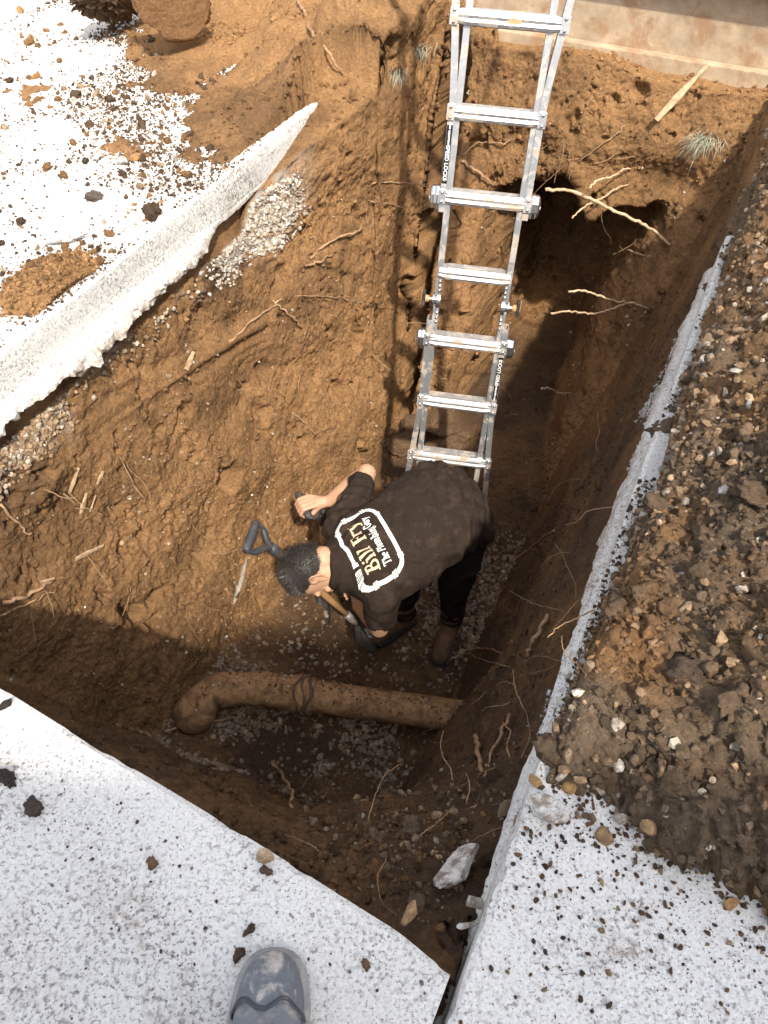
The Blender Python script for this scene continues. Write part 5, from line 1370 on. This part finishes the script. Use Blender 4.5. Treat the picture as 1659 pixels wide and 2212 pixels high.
# wood splinters on the left wall
def splinter(x, y, x2, y2, w_, label, off=.012):
    a_, n1 = hit(x, y); b_, n2 = hit(x2, y2); a_ = a_ + n1 * off; b_ = b_ + n2 * off; d = (b_ - a_); L_ = d.length; d.normalize()
    sd = d.cross(n1).normalized(); nn = sd.cross(d); bm = bmesh.new(); rg_ = random.Random(int(x + y)); rings = []
    for t in np.linspace(0, 1, 6):
        k = w_ * (.55 + .45 * math.sin(math.pi * min(.9, t + .12))) * rg_.uniform(.75, 1.2)
        c_ = a_ + d * L_ * t - a_
        rings.append([bm.verts.new(c_ + sd * k * su + nn * k * .45 * nu * rg_.uniform(.7, 1.2)) for su, nu in ((-1, -.6), (-.7, .6), (.1, 1), (.9, .5), (1, -.5))])
    for p_, q_ in zip(rings, rings[1:]):
        for k in range(5): bm.faces.new((p_[k], p_[(k + 1) % 5], q_[(k + 1) % 5], q_[k]))
    bm.faces.new(rings[0][::-1]); bm.faces.new(rings[-1])
    return set_props(link('wood_splinter', me_bm('wood_splinter', bm), WOOD, None, a_), label, 'wood splinter')
for a_ in ((170, 1110, 185, 1062, .011, 'upright rotten splinter in the middle of the splinter cluster on the left wall'), (188, 1108, 200, 1070, .007, 'narrow splinter right of the upright one in the cluster'),
           (150, 1060, 168, 1010, .008, 'upper leaning splinter of the cluster on the left wall'), (205, 1045, 222, 1020, .008, 'small splinter at the upper right of the cluster'),
           (160, 1205, 222, 1180, .010, 'long pale splinter below the cluster on the left wall'), (85, 1262, 110, 1250, .006, 'small pale chip low on the left wall'),
           (400, 800, 415, 760, .012, 'grey wood stub high on the left wall below the bedding gravel'), (1415, 270, 1515, 170, .018, 'weathered wooden stake lying on the far right bank', .06),
           (135, 1062, 160, 1085, .005, 'thin chip at the left of the splinter cluster')): splinter(*a_)
# pale lime streak on the left wall under the leaning shovel
bm = bmesh.new(); rows = []
for k, (x, y, w_) in enumerate(((532, 1205, .004), (528, 1222, .010), (522, 1242, .015), (516, 1262, .017), (511, 1280, .018), (505, 1293, .016), (500, 1303, .006))):
    p_, n_ = hit(x, y); sd = Vector((.8, .4, 0)).normalized()
    rows.append([bm.verts.new(p_ + sd * w_ * u * random.uniform(.8, 1.2) + n_ * (.012 if abs(u) < .9 else -.006)) for u in (-1, -.5, .1, .6, 1)])
L0 = rows[3][2].co.copy()
for r_ in rows:
    for v in r_: v.co -= L0
for p_, q_ in zip(rows, rows[1:]):
    for k in range(4): bm.faces.new((p_[k], p_[k + 1], q_[k + 1], q_[k]))
bmesh.ops.solidify(bm, geom=bm.faces[:], thickness=.008)
set_props(link('lime_streak', me_bm('lime_streak', bm, True), mat_plain('pale_lime', (.5, .45, .37), .9, var=.35, scale=40, bmp=.5, bdist=.004, coord='gen'), None, L0), 'pale crusted lime streak on the left wall under the leaning shovel', 'lime streak')

# ------------------------------------------------------------------ dry grass tufts
GRASS = mat_plain('dry_grass', (.62, .60, .46), .8, var=.3, scale=30, bmp=0, coord='gen')
def tuft(x, y, n, ln, lean, label, seed):
    p0, n0 = hit(x, y); o = empty('grass_tuft', p0, label, 'grass'); rg_ = random.Random(seed); bm = bmesh.new()
    for k in range(n):
        b_ = Vector((rg_.gauss(0, .03), rg_.gauss(0, .02), rg_.gauss(0, .006))); d = (Vector(lean) + Vector((rg_.gauss(0, .45), rg_.gauss(0, .45), rg_.gauss(0, .3)))).normalized()
        L_ = ln * rg_.uniform(.5, 1.15); sd = d.cross(Vector((0, 0, 1))).normalized() * .0012; tip = b_ + d * L_ + Vector((0, 0, -.35 * L_)); m_ = b_ + d * L_ * .55 + Vector((0, 0, .03 * L_))
        v = [bm.verts.new(q) for q in (b_ - sd, b_ + sd, m_ + sd * .8, m_ - sd * .8, tip)]
        bm.faces.new((v[0], v[1], v[2], v[3])); bm.faces.new((v[3], v[2], v[4]))
    bmesh.ops.solidify(bm, geom=bm.faces[:], thickness=.0006)
    g_ = link('blades', me_bm('blades', bm), GRASS, o); set_props(g_, kind='stuff')
    bm = bmesh.new(); tv, tf = ico(3, seed, .6, .35); vv = [bm.verts.new(Vector(q) * .032) for q in tv.tolist()]
    for f in tf: bm.faces.new([vv[i] for i in f])
    me = me_bm('sod', bm, True); at_ = me.color_attributes.new('col', 'FLOAT_COLOR', 'POINT'); at_.data.foreach_set('color', np.tile(np.array((.14, .08, .04, 1), np.float32), len(me.vertices))); link('sod', me, SOIL, o)
tuft(1530, 300, 170, .13, (-.5, -.5, .1), 'dry grass tuft hanging over the far right bank', 5)
tuft(905, 105, 120, .09, (-.3, -.6, .1), 'dry grass tuft at the top of the far left bank beside the ladder', 6)
tuft(855, 155, 100, .08, (-.3, -.7, .0), 'smaller pale grass tuft below the other on the far left bank', 7)
tuft(1010, 150, 40, .08, (.2, -.7, -.2), 'grass tuft on the lump seen between the upper ladder rungs', 8)
